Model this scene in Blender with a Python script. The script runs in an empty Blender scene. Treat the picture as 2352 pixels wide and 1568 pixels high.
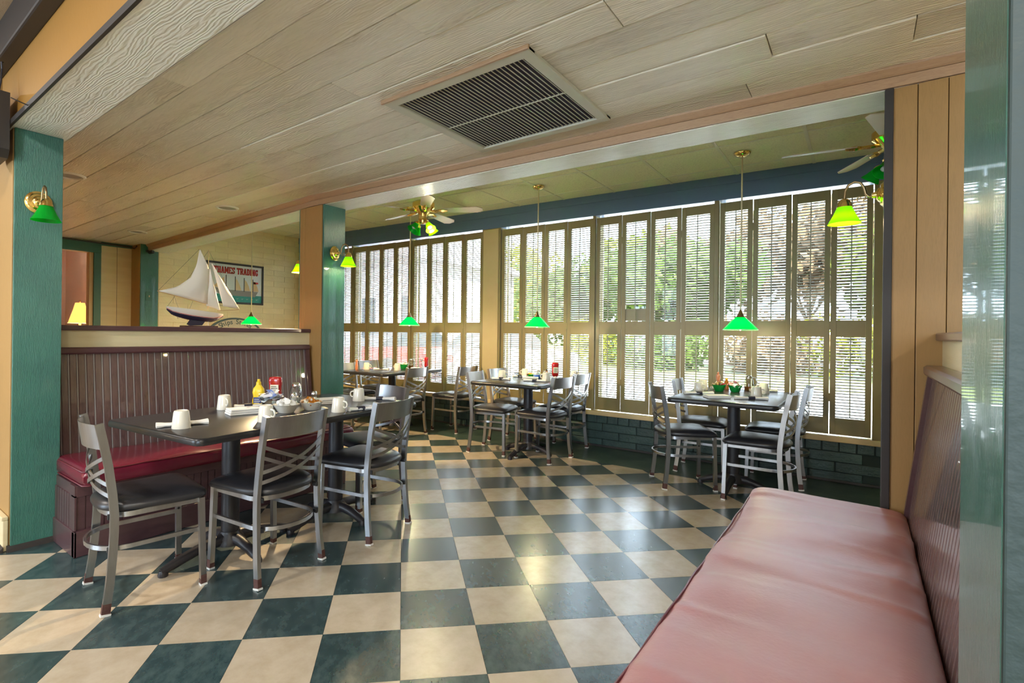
import bpy, bmesh, math, random
from mathutils import Vector, Matrix
random.seed(7)
sc = bpy.context.scene
col = sc.collection
PI = math.pi
T = 0.3048                      # floor tile
Q = math.sqrt(.5)
# ------------------------------------------------------------------ camera
F_PX, CX, CY, TH, ROLL = 1173.71, 1076.857, 766.172, .1289, .0115
CAM = Vector(((-.0166 + 6.8267) * Q * T, (-.0166 - 6.8267) * Q * T, 3.9285 * T))
FW = Vector(((math.sin(TH) - math.cos(TH)) * Q, (math.sin(TH) + math.cos(TH)) * Q, 0))
RT = Vector((FW.y, -FW.x, 0))
UP = Vector((0, 0, 1))
cr, sr = math.cos(ROLL), math.sin(ROLL)
XC, YC = RT * cr + UP * sr, UP * cr - RT * sr
cam = bpy.data.cameras.new('camera')
cam.sensor_fit = 'HORIZONTAL'; cam.sensor_width = 36
cam.lens = F_PX / 2352 * 36
cam.shift_x = (1176 - CX) / 2352
cam.shift_y = (CY - 784) / 2352
cam.clip_start = .02; cam.clip_end = 300
co = bpy.data.objects.new('camera', cam); col.objects.link(co)
M = Matrix.Identity(4)
for r in range(3):
    M[r][0], M[r][1], M[r][2], M[r][3] = XC[r], YC[r], -FW[r], CAM[r]
co.matrix_world = M
sc.camera = co
def project(p):
    w = Vector(p) - CAM
    d = w.dot(FW)
    if d < .05: return None
    return CX + F_PX * w.dot(XC) / d, CY - F_PX * w.dot(YC) / d
# ------------------------------------------------------------------ world, sun, exposure
wd = bpy.data.worlds.new('sky'); sc.world = wd; wd.use_nodes = True
bg = wd.node_tree.nodes['Background']
bg.inputs[0].default_value = (.66, .82, 1, 1)
bg.inputs[1].default_value = 3.7
def lamp(name, kind, loc, power, color=(1, 1, 1), size=.1, rot=(0, 0, 0), **kw):
    l = bpy.data.lights.new(name, kind); l.energy = power; l.color = color
    if kind == 'POINT': l.shadow_soft_size = size
    elif kind == 'SUN': l.angle = size
    elif kind == 'AREA': l.shape = 'DISK'; l.size = size
    elif kind == 'SPOT': l.shadow_soft_size = size
    for k, v in kw.items(): setattr(l, k, v)
    o = bpy.data.objects.new(name, l); o.location = loc; o.rotation_euler = rot; col.objects.link(o); return o
SUN = lamp('sun', 'SUN', (0, -20, 30), 12, (1, .95, .84), .02, (math.radians(48), 0, math.radians(78)))
pt = bpy.data.lights.new('window_portal', 'AREA'); pt.shape = 'RECTANGLE'; pt.size = 7.8; pt.size_y = 2.15
pt.cycles.is_portal = True
po = bpy.data.objects.new('window_portal', pt); po.location = (-2.28, 3.95, 1.45); po.rotation_euler = (-PI / 2, 0, 0); col.objects.link(po)
for px_ in (-4.2, 2.8):
    p2 = bpy.data.lights.new('back_portal', 'AREA'); p2.shape = 'RECTANGLE'; p2.size = 2.8; p2.size_y = 2.05; p2.cycles.is_portal = True
    o2 = bpy.data.objects.new('back_portal', p2); o2.location = (px_, -7.25, 1.625); o2.rotation_euler = (PI / 2, 0, 0); col.objects.link(o2)
sc.view_settings.view_transform = 'Standard'; sc.view_settings.look = 'None'
sc.view_settings.exposure = 2.5; sc.view_settings.gamma = 1; sc.view_settings.use_curve_mapping = False
sc.cycles.use_denoising = True
sc.cycles.max_bounces = 9; sc.cycles.diffuse_bounces = 6; sc.cycles.glossy_bounces = 3; sc.cycles.transmission_bounces = 4; sc.cycles.transparent_max_bounces = 12
sc.cycles.sample_clamp_indirect = 6; sc.cycles.caustics_reflective = False; sc.cycles.caustics_refractive = False
sc.cycles.use_adaptive_sampling = True; sc.cycles.adaptive_threshold = .02
# ------------------------------------------------------------------ materials
def mat(name, c, rough=.5, metal=0, c2=None, nscale=8, namt=.5, stretch=(1, 1, 1), bump=0, bscale=60, spec=.5, coat=0, rand=0, detail=4, ramp=(.35, .65), crough=.1, sheen=0):
    m = bpy.data.materials.new(name); m.use_nodes = True
    nt = m.node_tree; N = nt.nodes; L = nt.links
    b = N['Principled BSDF']
    b.inputs['Base Color'].default_value = (*c, 1)
    b.inputs['Roughness'].default_value = rough; b.inputs['Metallic'].default_value = metal
    b.inputs['Specular IOR Level'].default_value = spec
    b.inputs['Coat Weight'].default_value = coat; b.inputs['Coat Roughness'].default_value = crough
    b.inputs['Sheen Weight'].default_value = sheen
    out = None
    if c2 or bump:
        tc = N.new('ShaderNodeTexCoord'); mp = N.new('ShaderNodeMapping'); mp.inputs['Scale'].default_value = stretch
        L.new(tc.outputs['Object'], mp.inputs['Vector'])
    if c2:
        n = N.new('ShaderNodeTexNoise'); n.inputs['Scale'].default_value = nscale; n.inputs['Detail'].default_value = detail; n.inputs['Roughness'].default_value = .65
        L.new(mp.outputs[0], n.inputs['Vector'])
        r = N.new('ShaderNodeMapRange'); r.inputs[1].default_value, r.inputs[2].default_value = ramp; r.inputs[3].default_value, r.inputs[4].default_value = 0, namt
        L.new(n.outputs[0], r.inputs[0])
        mx = N.new('ShaderNodeMix'); mx.data_type = 'RGBA'; mx.inputs['A'].default_value = (*c, 1); mx.inputs['B'].default_value = (*c2, 1)
        L.new(r.outputs[0], mx.inputs['Factor']); out = mx.outputs['Result']
    if rand:
        oi = N.new('ShaderNodeObjectInfo'); hs = N.new('ShaderNodeHueSaturation')
        r2 = N.new('ShaderNodeMapRange'); r2.inputs[3].default_value, r2.inputs[4].default_value = 1 - rand, 1 + rand
        L.new(oi.outputs['Random'], r2.inputs[0]); L.new(r2.outputs[0], hs.inputs['Value'])
        if out: L.new(out, hs.inputs['Color'])
        else: hs.inputs['Color'].default_value = (*c, 1)
        out = hs.outputs[0]
    if out: L.new(out, b.inputs['Base Color'])
    if bump:
        n2 = N.new('ShaderNodeTexNoise'); n2.inputs['Scale'].default_value = bscale; n2.inputs['Detail'].default_value = 4
        L.new(mp.outputs[0], n2.inputs['Vector'])
        bp = N.new('ShaderNodeBump'); bp.inputs['Strength'].default_value = bump; bp.inputs['Distance'].default_value = .01
        L.new(n2.outputs[0], bp.inputs['Height']); L.new(bp.outputs[0], b.inputs['Normal'])
    return m
def glass_mat(name, c, gloss=.1, rough=.03):
    m = bpy.data.materials.new(name); m.use_nodes = True; nt = m.node_tree; N = nt.nodes; L = nt.links
    N.remove(N['Principled BSDF'])
    t = N.new('ShaderNodeBsdfTransparent'); t.inputs[0].default_value = (*c, 1)
    g = N.new('ShaderNodeBsdfGlossy'); g.inputs['Roughness'].default_value = rough
    fr = N.new('ShaderNodeLayerWeight'); fr.inputs[0].default_value = .25
    ma = N.new('ShaderNodeMath'); ma.operation = 'MULTIPLY_ADD'; ma.inputs[1].default_value = .7; ma.inputs[2].default_value = gloss * .4
    L.new(fr.outputs['Fresnel'], ma.inputs[0])
    mx = N.new('ShaderNodeMixShader'); L.new(ma.outputs[0], mx.inputs[0])
    L.new(t.outputs[0], mx.inputs[1]); L.new(g.outputs[0], mx.inputs[2]); L.new(mx.outputs[0], N['Material Output'].inputs[0]); return m
def shade_mat(name, c, tr=.65):
    m = bpy.data.materials.new(name); m.use_nodes = True; nt = m.node_tree; N = nt.nodes; L = nt.links
    b = N['Principled BSDF']; b.inputs['Base Color'].default_value = (*c, 1); b.inputs['Roughness'].default_value = .12
    t = N.new('ShaderNodeBsdfTranslucent'); t.inputs[0].default_value = (*c, 1)
    mx = N.new('ShaderNodeMixShader'); mx.inputs[0].default_value = tr
    L.new(b.outputs[0], mx.inputs[1]); L.new(t.outputs[0], mx.inputs[2]); L.new(mx.outputs[0], N['Material Output'].inputs[0]); return m
def emit(name, c, s):
    m = bpy.data.materials.new(name); m.use_nodes = True; b = m.node_tree.nodes['Principled BSDF']
    b.inputs['Base Color'].default_value = (*c, 1); b.inputs['Emission Color'].default_value = (*c, 1); b.inputs['Emission Strength'].default_value = s; return m
def wood_mat(name, c, c2, c3, stretch, rough=.5, bump=.5, coat=0, scale=14, rand=0, dist=1.5):
    """weathered grain: stretched noise bands with knots"""
    m = bpy.data.materials.new(name); m.use_nodes = True; nt = m.node_tree; N = nt.nodes; L = nt.links; b = N['Principled BSDF']
    tc = N.new('ShaderNodeTexCoord'); mp = N.new('ShaderNodeMapping'); mp.inputs['Scale'].default_value = stretch
    oi = N.new('ShaderNodeObjectInfo'); ad = N.new('ShaderNodeVectorMath'); ad.operation = 'MULTIPLY_ADD'; ad.inputs[1].default_value = (7, 7, 7)
    L.new(oi.outputs['Random'], ad.inputs[0]); L.new(tc.outputs['Object'], ad.inputs[2]); L.new(ad.outputs[0], mp.inputs['Vector'])
    n = N.new('ShaderNodeTexNoise'); n.inputs['Scale'].default_value = scale; n.inputs['Detail'].default_value = 5; n.inputs['Distortion'].default_value = dist; n.inputs['Roughness'].default_value = .6
    L.new(mp.outputs[0], n.inputs['Vector'])
    n3 = N.new('ShaderNodeTexNoise'); n3.inputs['Scale'].default_value = 2.2; n3.inputs['Detail'].default_value = 3; L.new(tc.outputs['Object'], n3.inputs['Vector'])
    cr_ = N.new('ShaderNodeValToRGB'); e = cr_.color_ramp.elements
    e[0].position = .3; e[0].color = (*c2, 1); e[1].position = .55; e[1].color = (*c, 1)
    L.new(n.outputs[0], cr_.inputs[0])
    mr = N.new('ShaderNodeMapRange'); mr.inputs[1].default_value, mr.inputs[2].default_value = .45, .7; mr.inputs[4].default_value = .8; L.new(n3.outputs[0], mr.inputs[0])
    mx = N.new('ShaderNodeMix'); mx.data_type = 'RGBA'; mx.inputs['B'].default_value = (*c3, 1); L.new(cr_.outputs[0], mx.inputs['A']); L.new(mr.outputs[0], mx.inputs['Factor'])
    L.new(mx.outputs['Result'], b.inputs['Base Color'])
    bp = N.new('ShaderNodeBump'); bp.inputs['Strength'].default_value = bump; bp.inputs['Distance'].default_value = .006
    L.new(n.outputs[0], bp.inputs['Height']); L.new(bp.outputs[0], b.inputs['Normal'])
    b.inputs['Roughness'].default_value = rough; b.inputs['Coat Weight'].default_value = coat
    return m
def plank_mat(name, c, dirt, stretch=(.22, 1, 1), dirt_amt=.7):
    """painted rough-sawn board: cathedral grain as relief, brown showing through in worn streaks"""
    m = bpy.data.materials.new(name); m.use_nodes = True; nt = m.node_tree; N = nt.nodes; L = nt.links; b = N['Principled BSDF']
    tc = N.new('ShaderNodeTexCoord'); oi = N.new('ShaderNodeObjectInfo')
    ad = N.new('ShaderNodeVectorMath'); ad.operation = 'MULTIPLY_ADD'; ad.inputs[1].default_value = (9, 3, 5)
    L.new(oi.outputs['Random'], ad.inputs[0]); L.new(tc.outputs['Object'], ad.inputs[2])
    mp = N.new('ShaderNodeMapping'); mp.inputs['Scale'].default_value = stretch; L.new(ad.outputs[0], mp.inputs['Vector'])
    w = N.new('ShaderNodeTexWave'); w.wave_type = 'BANDS'; w.bands_direction = 'Y'; w.inputs['Scale'].default_value = 26; w.inputs['Distortion'].default_value = 22; w.inputs['Detail'].default_value = 3; w.inputs['Detail Scale'].default_value = .6; w.inputs['Detail Roughness'].default_value = .5
    L.new(mp.outputs[0], w.inputs['Vector'])
    n = N.new('ShaderNodeTexNoise'); n.inputs['Scale'].default_value = 90; n.inputs['Detail'].default_value = 4; L.new(mp.outputs[0], n.inputs['Vector'])
    n2 = N.new('ShaderNodeTexNoise'); n2.inputs['Scale'].default_value = 5; n2.inputs['Detail'].default_value = 8; n2.inputs['Roughness'].default_value = .75; L.new(mp.outputs[0], n2.inputs['Vector'])
    hm = N.new('ShaderNodeMath'); hm.operation = 'MULTIPLY_ADD'; hm.inputs[1].default_value = 1.1; L.new(n.outputs[0], hm.inputs[0]); L.new(w.outputs['Fac'], hm.inputs[2])
    bp = N.new('ShaderNodeBump'); bp.inputs['Strength'].default_value = .5; bp.inputs['Distance'].default_value = .004; L.new(hm.outputs[0], bp.inputs['Height']); L.new(bp.outputs[0], b.inputs['Normal'])
    mr = N.new('ShaderNodeMapRange'); mr.inputs[1].default_value, mr.inputs[2].default_value = .50, .72; mr.inputs[4].default_value = dirt_amt; L.new(n2.outputs[0], mr.inputs[0])
    iv = N.new('ShaderNodeMapRange'); iv.inputs[1].default_value, iv.inputs[2].default_value = .0, .6; iv.inputs[3].default_value, iv.inputs[4].default_value = 1, .25; L.new(w.outputs['Fac'], iv.inputs[0])
    mu = N.new('ShaderNodeMath'); mu.operation = 'MULTIPLY'; L.new(mr.outputs[0], mu.inputs[0]); L.new(iv.outputs[0], mu.inputs[1])
    mx = N.new('ShaderNodeMix'); mx.data_type = 'RGBA'; mx.inputs['A'].default_value = (*c, 1); mx.inputs['B'].default_value = (*dirt, 1); L.new(mu.outputs[0], mx.inputs['Factor'])
    hv = N.new('ShaderNodeHueSaturation'); rv = N.new('ShaderNodeMapRange'); rv.inputs[3].default_value, rv.inputs[4].default_value = .86, 1.06; L.new(oi.outputs['Random'], rv.inputs[0]); L.new(rv.outputs[0], hv.inputs['Value']); L.new(mx.outputs['Result'], hv.inputs['Color'])
    L.new(hv.outputs[0], b.inputs['Base Color']); b.inputs['Roughness'].default_value = .36; b.inputs['Coat Weight'].default_value = .2; b.inputs['Coat Roughness'].default_value = .25
    return m
Mt = dict(
 tile_beige=mat('tile_beige', (.60, .51, .39), .27, c2=(.47, .38, .26), nscale=9, namt=.75, rand=.07, bump=.05, bscale=14, spec=1.0, coat=.25, crough=.22, detail=8),
 tile_dark=mat('tile_dark', (.020, .046, .052), .27, c2=(.09, .14, .14), nscale=11, namt=.6, rand=.15, bump=.05, bscale=14, spec=1.0, coat=.25, crough=.22, detail=8, stretch=(1, 1.8, 1)),
 border=mat('border_paint', (.03, .06, .05), .35, c2=(.09, .13, .1), nscale=6, namt=.5, bump=.1, bscale=20),
 slab=mat('slab', (.03, .03, .03), .8),
 plank=plank_mat('whitewashed_plank', (.90, .85, .72), (.30, .20, .12)),
 soffit=plank_mat('soffit_wood', (.90, .90, .82), (.40, .38, .30), dirt_amt=.5),
 tan=wood_mat('tan_paint', (.42, .25, .09), (.37, .22, .075), (.44, .26, .095), (12, 12, 1), .45, .12),
 trimtan=wood_mat('trim_paint', (.50, .33, .20), (.40, .25, .15), (.46, .31, .19), (1.2, 14, 14), .4, .2),
 cream=mat('cream_panel', (.74, .65, .42), .5, c2=(.64, .52, .30), nscale=3, namt=.6, stretch=(1, .5, 5), bump=.1),
 ochre=mat('ochre_paint', (.34, .165, .028), .5, c2=(.31, .15, .025), nscale=2, bump=.08, bscale=40),
 stucco=mat('ceiling_stucco', (.50, .37, .24), .8, c2=(.4, .28, .17), nscale=40, bump=.3, bscale=120),
 dark=mat('dark_trim', (.035, .03, .028), .5),
 green=wood_mat('green_paint', (.035, .17, .13), (.02, .10, .085), (.055, .22, .17), (9, 9, .9), .3, .8, coat=.35, scale=22),
 greentrim=mat('green_trim', (.04, .15, .11), .4, bump=.2, bscale=30),
 valance=mat('valance_paint', (.085, .155, .27), .4, c2=(.11, .18, .30), nscale=4, stretch=(.4, 3, 3), bump=.12),
 shutter=mat('shutter_paint', (.26, .21, .09), .38, c2=(.21, .165, .065), nscale=5, namt=.5, bump=.05),
 slat=mat('slat_paint', (.30, .28, .20), .4),
 sill=mat('sill_paint', (.70, .52, .27), .4, c2=(.55, .40, .2), nscale=6),
 brickdark=mat('green_brick', (.035, .065, .06), .38, c2=(.06, .11, .095), nscale=9, bump=.5, bscale=50, rand=.2),
 brickyel=mat('cream_brick', (.92, .80, .50), .45, c2=(.86, .72, .42), nscale=6, bump=.35, bscale=40, rand=.05),
 mortary=mat('cream_mortar', (.80, .68, .40), .6), mortard=mat('dark_mortar', (.02, .035, .03), .8),
 acoustic=mat('acoustic_tile', (.90, .86, .62), .9, c2=(.66, .62, .44), nscale=75, namt=.5, bump=.4, bscale=90, ramp=(.5, .62)),
 grid=mat('ceiling_grid', (.80, .76, .58), .5),
 steel=mat('brushed_steel', (.52, .53, .55), .34, 1, c2=(.38, .37, .37), nscale=14, stretch=(1, 1, .15), namt=.8),
 rust=mat('rusty_steel', (.10, .04, .035), .6, .5, c2=(.2, .12, .1), nscale=30),
 cap=mat('white_plastic', (.75, .74, .7), .5), blackp=mat('black_plastic', (.02, .02, .022), .4),
 vinylk=mat('black_vinyl', (.018, .018, .022), .34, c2=(.03, .03, .035), nscale=5, bump=.06, bscale=130, spec=.6),
 maroon=mat('maroon_vinyl', (.155, .010, .03), .25, c2=(.21, .02, .04), nscale=4, bump=.25, bscale=7, spec=.7, coat=.3),
 rose=mat('rose_sheen_vinyl', (.46, .20, .20), .5, c2=(.37, .14, .14), nscale=4, bump=.12, bscale=90, spec=.8, coat=.35, crough=.42),  # vinyl is maroon; the rose base paints in its window sheen
 wine=mat('wine_piping', (.12, .012, .02), .4),
 stain=wood_mat('stained_wood', (.13, .075, .07), (.075, .04, .04), (.16, .10, .095), (6, 6, .8), .3, .15, coat=.7, scale=8),
 staindk=mat('dark_stained_wood', (.085, .038, .045), .33, c2=(.13, .065, .07), nscale=7, stretch=(1, 1, 4), coat=.5),
 top=mat('black_laminate', (.032, .032, .036), .27, c2=(.05, .05, .055), nscale=60, spec=.6),
 greenblack=mat('black_green_paint', (.018, .035, .032), .5, bump=.3, bscale=30),
 bead=mat('bead_highlight', (.30, .27, .27), .25, coat=.5), cordw=mat('cream_sleeve', (.72, .62, .38), .35), pilaster=mat('pilaster_paint', (.52, .41, .22), .45, c2=(.46, .36, .18), nscale=5),  # pale bead tone paints in the specular line along each board
 topedge=mat('black_edge', (.02, .02, .022), .3), iron=mat('black_iron', (.022, .02, .024), .42, bump=.1, bscale=60),
 brass=mat('brass', (.86, .60, .20), .16, 1), antique=mat('antique_brass', (.42, .30, .16), .3, 1),
 shadeg=shade_mat('green_glass', (.01, .62, .06)), shade_lit=shade_mat('lit_green_glass', (.20, .52, .01)), shadep=shade_mat('pendant_glass', (.0, .75, .16), .7),  # lit shades: same green glass, lime colour paints in the bulb glow
 white=mat('white_paint', (.82, .82, .80), .4), ceramic=mat('white_ceramic', (.84, .80, .70), .12, spec=.6), paper=mat('white_paper', (.86, .85, .82), .8, bump=.2, bscale=25),
 band=mat('dark_band', (.03, .03, .05), .5), bulb=emit('warm_bulb', (1, .70, .36), 7), bulbw=emit('white_bulb', (1, .95, .85), 6),
 mustard=mat('mustard_plastic', (.82, .58, .01), .3), ketchup=mat('ketchup_red', (.42, .008, .01), .2, coat=.5), label=mat('label_cream', (.75, .72, .60), .5), blue=mat('navy_print', (.02, .04, .2), .5),
 glass=glass_mat('clear_glass', (.93, .96, .96), .25), pane=glass_mat('window_glass', (.97, .98, .98), .05), basketg=mat('green_plastic', (.01, .38, .06), .3), basketb=mat('blue_plastic', (.05, .16, .6), .3),
 packet=mat('sugar_packet', (.85, .85, .86), .5), pinkp=mat('pink_packet', (.8, .35, .4), .5), bluep=mat('blue_packet', (.3, .4, .75), .5), jam=mat('jam_cup', (.45, .22, .06), .3, c2=(.7, .6, .4), nscale=40), amber=mat('amber_syrup', (.35, .12, .01), .2), copper=mat('pepper_mill', (.55, .20, .09), .25, coat=.6),
 chrome=mat('chrome', (.7, .7, .72), .12, 1), ink=mat('black_ink', (.02, .02, .03), .5), red=mat('red_paint', (.55, .03, .03), .5), signw=mat('sign_white', (.76, .80, .84), .5, c2=(.6, .7, .8), nscale=3), teal=mat('sea_teal', (.02, .27, .25), .4, c2=(.05, .4, .35), nscale=12), sailtan=mat('sail_tan', (.75, .55, .28), .6, c2=(.8, .72, .6), nscale=4),
 sail=mat('sail_cloth', (.74, .70, .62), .8, bump=.1), hull=mat('hull_white', (.75, .70, .62), .3), hullbot=mat('hull_navy', (.035, .03, .06), .3), signcr=mat('sign_cream', (.70, .62, .44), .5, c2=(.6, .52, .36), nscale=6), signgr=mat('sign_green_rim', (.08, .12, .11), .4),
 ventdark=mat('vent_shade', (.02, .014, .03), .8), ventfr=mat('vent_frame', (.62, .62, .52), .4), blade=mat('fan_blade', (.78, .68, .64), .35), bladetop=mat('blade_wood', (.25, .14, .06), .4),
 pinkwall=mat('pink_wall', (.70, .55, .46), .6), doorwd=mat('door_wood', (.55, .36, .17), .4), lampsh=emit('lamp_shade', (1, .55, .12), .28), gray=mat('gray_plastic', (.3, .3, .3), .5), pink=mat('pink_petals', (.75, .15, .3), .6), leaf=mat('leaf_green', (.05, .25, .05), .5),
 grass=mat('grass', (.11, .14, .025), .9, c2=(.16, .16, .04), nscale=1.5, bump=.5), road=mat('asphalt', (.52, .52, .54), .8, c2=(.6, .6, .6), nscale=3), bark=mat('bark', (.2, .13, .08), .9, bump=.5, bscale=20), siding=mat('white_siding', (.72, .74, .76), .6), roof=mat('roof_slate', (.2, .2, .22), .8), carw=mat('car_silver', (.5, .52, .55), .25, .6, coat=.6), carr=mat('car_red', (.4, .03, .03), .25, coat=.8), carglass=mat('car_glass', (.03, .04, .05), .08), orange=mat('orange_sign', (.9, .22, .02), .5),
)
def leafmat(n, c):
    m = bpy.data.materials.new(n); m.use_nodes = True; nt = m.node_tree; N = nt.nodes; b = N['Principled BSDF']; b.inputs['Roughness'].default_value = .6; b.inputs['Specular IOR Level'].default_value = .1
    b.inputs['Base Color'].default_value = (*c, 1)
    t = N.new('ShaderNodeBsdfTranslucent'); t.inputs[0].default_value = (*c, 1); mx = N.new('ShaderNodeMixShader'); mx.inputs[0].default_value = .4
    nt.links.new(b.outputs[0], mx.inputs[1]); nt.links.new(t.outputs[0], mx.inputs[2]); nt.links.new(mx.outputs[0], N['Material Output'].inputs[0]); return m
LEAF = [leafmat('leaf_olive', (.085, .105, .008)), leafmat('leaf_dark', (.045, .075, .012)), leafmat('leaf_rust', (.12, .075, .04)), leafmat('leaf_yellow', (.13, .14, .008))]
# ------------------------------------------------------------------ mesh helpers
class MB:
    def __init__(s): s.v = []; s.f = []; s.m = []
    def add(s, vs, fs, mi=0):
        o = len(s.v); s.v += [tuple(v) for v in vs]; s.f += [[i + o for i in f] for f in fs]; s.m += [mi] * len(fs); return s
    def box(s, lo, hi, mi=0, bev=0, mtx=None):
        x0, y0, z0 = lo; x1, y1, z1 = hi
        vs = [(x0, y0, z0), (x1, y0, z0), (x1, y1, z0), (x0, y1, z0), (x0, y0, z1), (x1, y0, z1), (x1, y1, z1), (x0, y1, z1)]
        fs = [(0, 3, 2, 1), (4, 5, 6, 7), (0, 1, 5, 4), (1, 2, 6, 5), (2, 3, 7, 6), (3, 0, 4, 7)]
        if bev:
            bm = bmesh.new(); vv = [bm.verts.new(v) for v in vs]; [bm.faces.new([vv[i] for i in f]) for f in fs]
            bmesh.ops.bevel(bm, geom=bm.edges[:], offset=bev, segments=2, affect='EDGES', profile=.5)
            bm.verts.index_update(); vs = [v.co.copy() for v in bm.verts]; fs = [[v.index for v in f.verts] for f in bm.faces]; bm.free()
        if mtx: vs = [mtx @ Vector(v) for v in vs]
        return s.add(vs, fs, mi)
    def prism(s, pts, z0, z1, mi=0, axis='z', mtx=None):
        """polygon (ccw) extruded between z0 and z1 along axis"""
        n = len(pts)
        mk = {'z': lambda p, h: (p[0], p[1], h), 'x': lambda p, h: (h, p[0], p[1]), 'y': lambda p, h: (p[0], h, p[1])}[axis]
        vs = [mk(p, z0) for p in pts] + [mk(p, z1) for p in pts]
        if mtx: vs = [mtx @ Vector(v) for v in vs]
        fs = [list(range(n))[::-1], list(range(n, 2 * n))] + [(i, (i + 1) % n, n + (i + 1) % n, n + i) for i in range(n)]
        return s.add(vs, fs, mi)
    def lathe(s, prof, seg=20, mi=0, mtx=None, cap=True):
        vs = []; fs = []
        for r, z in prof:
            for k in range(seg):
                a = 2 * PI * k / seg; vs.append(Vector((r * math.cos(a), r * math.sin(a), z)))
        for i in range(len(prof) - 1):
            for k in range(seg):
                k2 = (k + 1) % seg; fs.append((i * seg + k, i * seg + k2, (i + 1) * seg + k2, (i + 1) * seg + k))
        if cap:
            if prof[0][0] > 1e-4: fs.append(list(range(seg))[::-1])
            if prof[-1][0] > 1e-4: o = (len(prof) - 1) * seg; fs.append(list(range(o, o + seg)))
        if mtx: vs = [mtx @ v for v in vs]
        return s.add(vs, fs, mi)
    def tube(s, path, r, seg=8, mi=0, sq=None, up=(0, 0, 1), closed=False, mtx=None):
        """sweep: round radius r (number or list) or rectangle sq=(w,h) along path"""
        P = [Vector(p) for p in path]; n = len(P); vs = []; fs = []
        up = Vector(up)
        for i, p in enumerate(P):
            if closed: t = P[(i + 1) % n] - P[i - 1]
            else: t = P[min(i + 1, n - 1)] - P[max(i - 1, 0)]
            t.normalize(); u = up if abs(t.dot(up)) < .95 else Vector((1, 0, 0))
            sd = t.cross(u).normalized(); nn = sd.cross(t).normalized()
            if sq:
                w, h = sq; ring = [(-w / 2, -h / 2), (w / 2, -h / 2), (w / 2, h / 2), (-w / 2, h / 2)]
            else:
                rr = r[i] if isinstance(r, (list, tuple)) else r
                ring = [(rr * math.cos(2 * PI * k / seg), rr * math.sin(2 * PI * k / seg)) for k in range(seg)]
            for a, b in ring: vs.append(p + sd * a + nn * b)
        g = 4 if sq else seg
        for i in range(n if closed else n - 1):
            for k in range(g):
                k2 = (k + 1) % g; j = (i + 1) % n; fs.append((i * g + k, i * g + k2, j * g + k2, j * g + k))
        if not closed: fs.append(list(range(g))[::-1]); fs.append(list(range((n - 1) * g, n * g)))
        if mtx: vs = [mtx @ v for v in vs]
        return s.add(vs, fs, mi)
    def grid(s, fn, nu, nv, mi=0, thick=None):
        vs = [Vector(fn(i / nu, j / nv)) for i in range(nu + 1) for j in range(nv + 1)]
        fs = [(i * (nv + 1) + j, (i + 1) * (nv + 1) + j, (i + 1) * (nv + 1) + j + 1, i * (nv + 1) + j + 1) for i in range(nu) for j in range(nv)]
        return s.add(vs, fs, mi)
    def mesh(s, name, mats, smooth=None):
        me = bpy.data.meshes.new(name); me.from_pydata([tuple(v) for v in s.v], [], s.f)
        for m in (mats if isinstance(mats, (list, tuple)) else [mats]): me.materials.append(Mt[m] if isinstance(m, str) else m)
        me.polygons.foreach_set('material_index', s.m)
        if smooth:
            me.polygons.foreach_set('use_smooth', [True] * len(me.polygons)); me.set_sharp_from_angle(angle=math.radians(smooth))
        me.update(); return me
    def obj(s, name, mats, parent=None, smooth=None, loc=None, rz=0):
        return link(name, s.mesh(name, mats, smooth), parent, loc, rz)
def link(name, data, parent=None, loc=None, rz=0, scale=None):
    o = bpy.data.objects.new(name, data); col.objects.link(o)
    if parent: o.parent = parent
    if loc: o.location = loc
    if rz: o.rotation_euler = (0, 0, rz)
    if scale: o.scale = scale
    return o
def tag(o, label, cat, group=None, kind=None):
    o['label'] = label; o['category'] = cat
    if group: o['group'] = group
    if kind: o['kind'] = kind
    return o
def thing(name, label, cat, loc=(0, 0, 0), rz=0, group=None, kind=None):
    return tag(link(name, None, None, loc, rz), label, cat, group, kind)
def copy_tree(o, parent=None, loc=None, rz=None, label=None):
    c = o.copy(); col.objects.link(c); c.parent = parent
    if loc is not None: c.location = loc
    if rz is not None: c.rotation_euler = (0, 0, rz)
    if label: c['label'] = label
    for ch in KIDS.get(o.name, []): copy_tree(ch, c)
    return c
KIDS = {}
def index_kids():
    KIDS.clear()
    for o in col.objects:
        if o.parent: KIDS.setdefault(o.parent.name, []).append(o)
def rotz(a): return Matrix.Rotation(a, 4, 'Z')
def TR(x, y, z): return Matrix.Translation((x, y, z))
# ================================================================== the setting
ZP = 2.365                      # plank ceiling
ZB = 2.28                       # beam soffit
WB = 3.755                      # window wall, brick face
def ztop(a): return 2.483 - .0145 * (a + .2)
def zceil(a): return 2.70 - .0185 * (a + .2)
def beamb(a): return 1.20 + (a + 2.15) * .054 if a > -2.15 else 1.20 + (-2.15 - a) * .048
def st(name, mb, m, label, cat, parent=None, smooth=None):
    o = mb.obj(name, m, parent, smooth)
    return tag(o, label, cat, kind='structure')
# ---- floor: slab, painted border, vinyl tiles laid diagonally
floor = st('floor', MB().box((-10, -7.2, -.15), (5.2, WB + .2, -.003)), 'slab', 'checkerboard vinyl tile floor of beige and dark green squares', 'floor')
MB().box((-6.3, 3.094, -.01), (3.0, WB + .02, 0)).obj('painted_border', 'border', floor)
def tile_to_ab(x, y): return ((x - y) * Q * T, (x + y) * Q * T)
def clip(poly, b):              # keep y <= b
    out = []
    for i, p in enumerate(poly):
        n = poly[(i + 1) % len(poly)]
        if p[1] <= b: out.append(p)
        if (p[1] <= b) != (n[1] <= b):
            t = (b - p[1]) / (n[1] - p[1]); out.append((p[0] + t * (n[0] - p[0]), b))
    return out
G = .0016 / T
h = T / 2 - .0008
tile_me = {}
for k, m in ((0, 'tile_dark'), (1, 'tile_beige')):
    tile_me[k] = MB().box((-h, -h, -.003), (h, h, 0)).mesh('tile', m)
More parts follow.
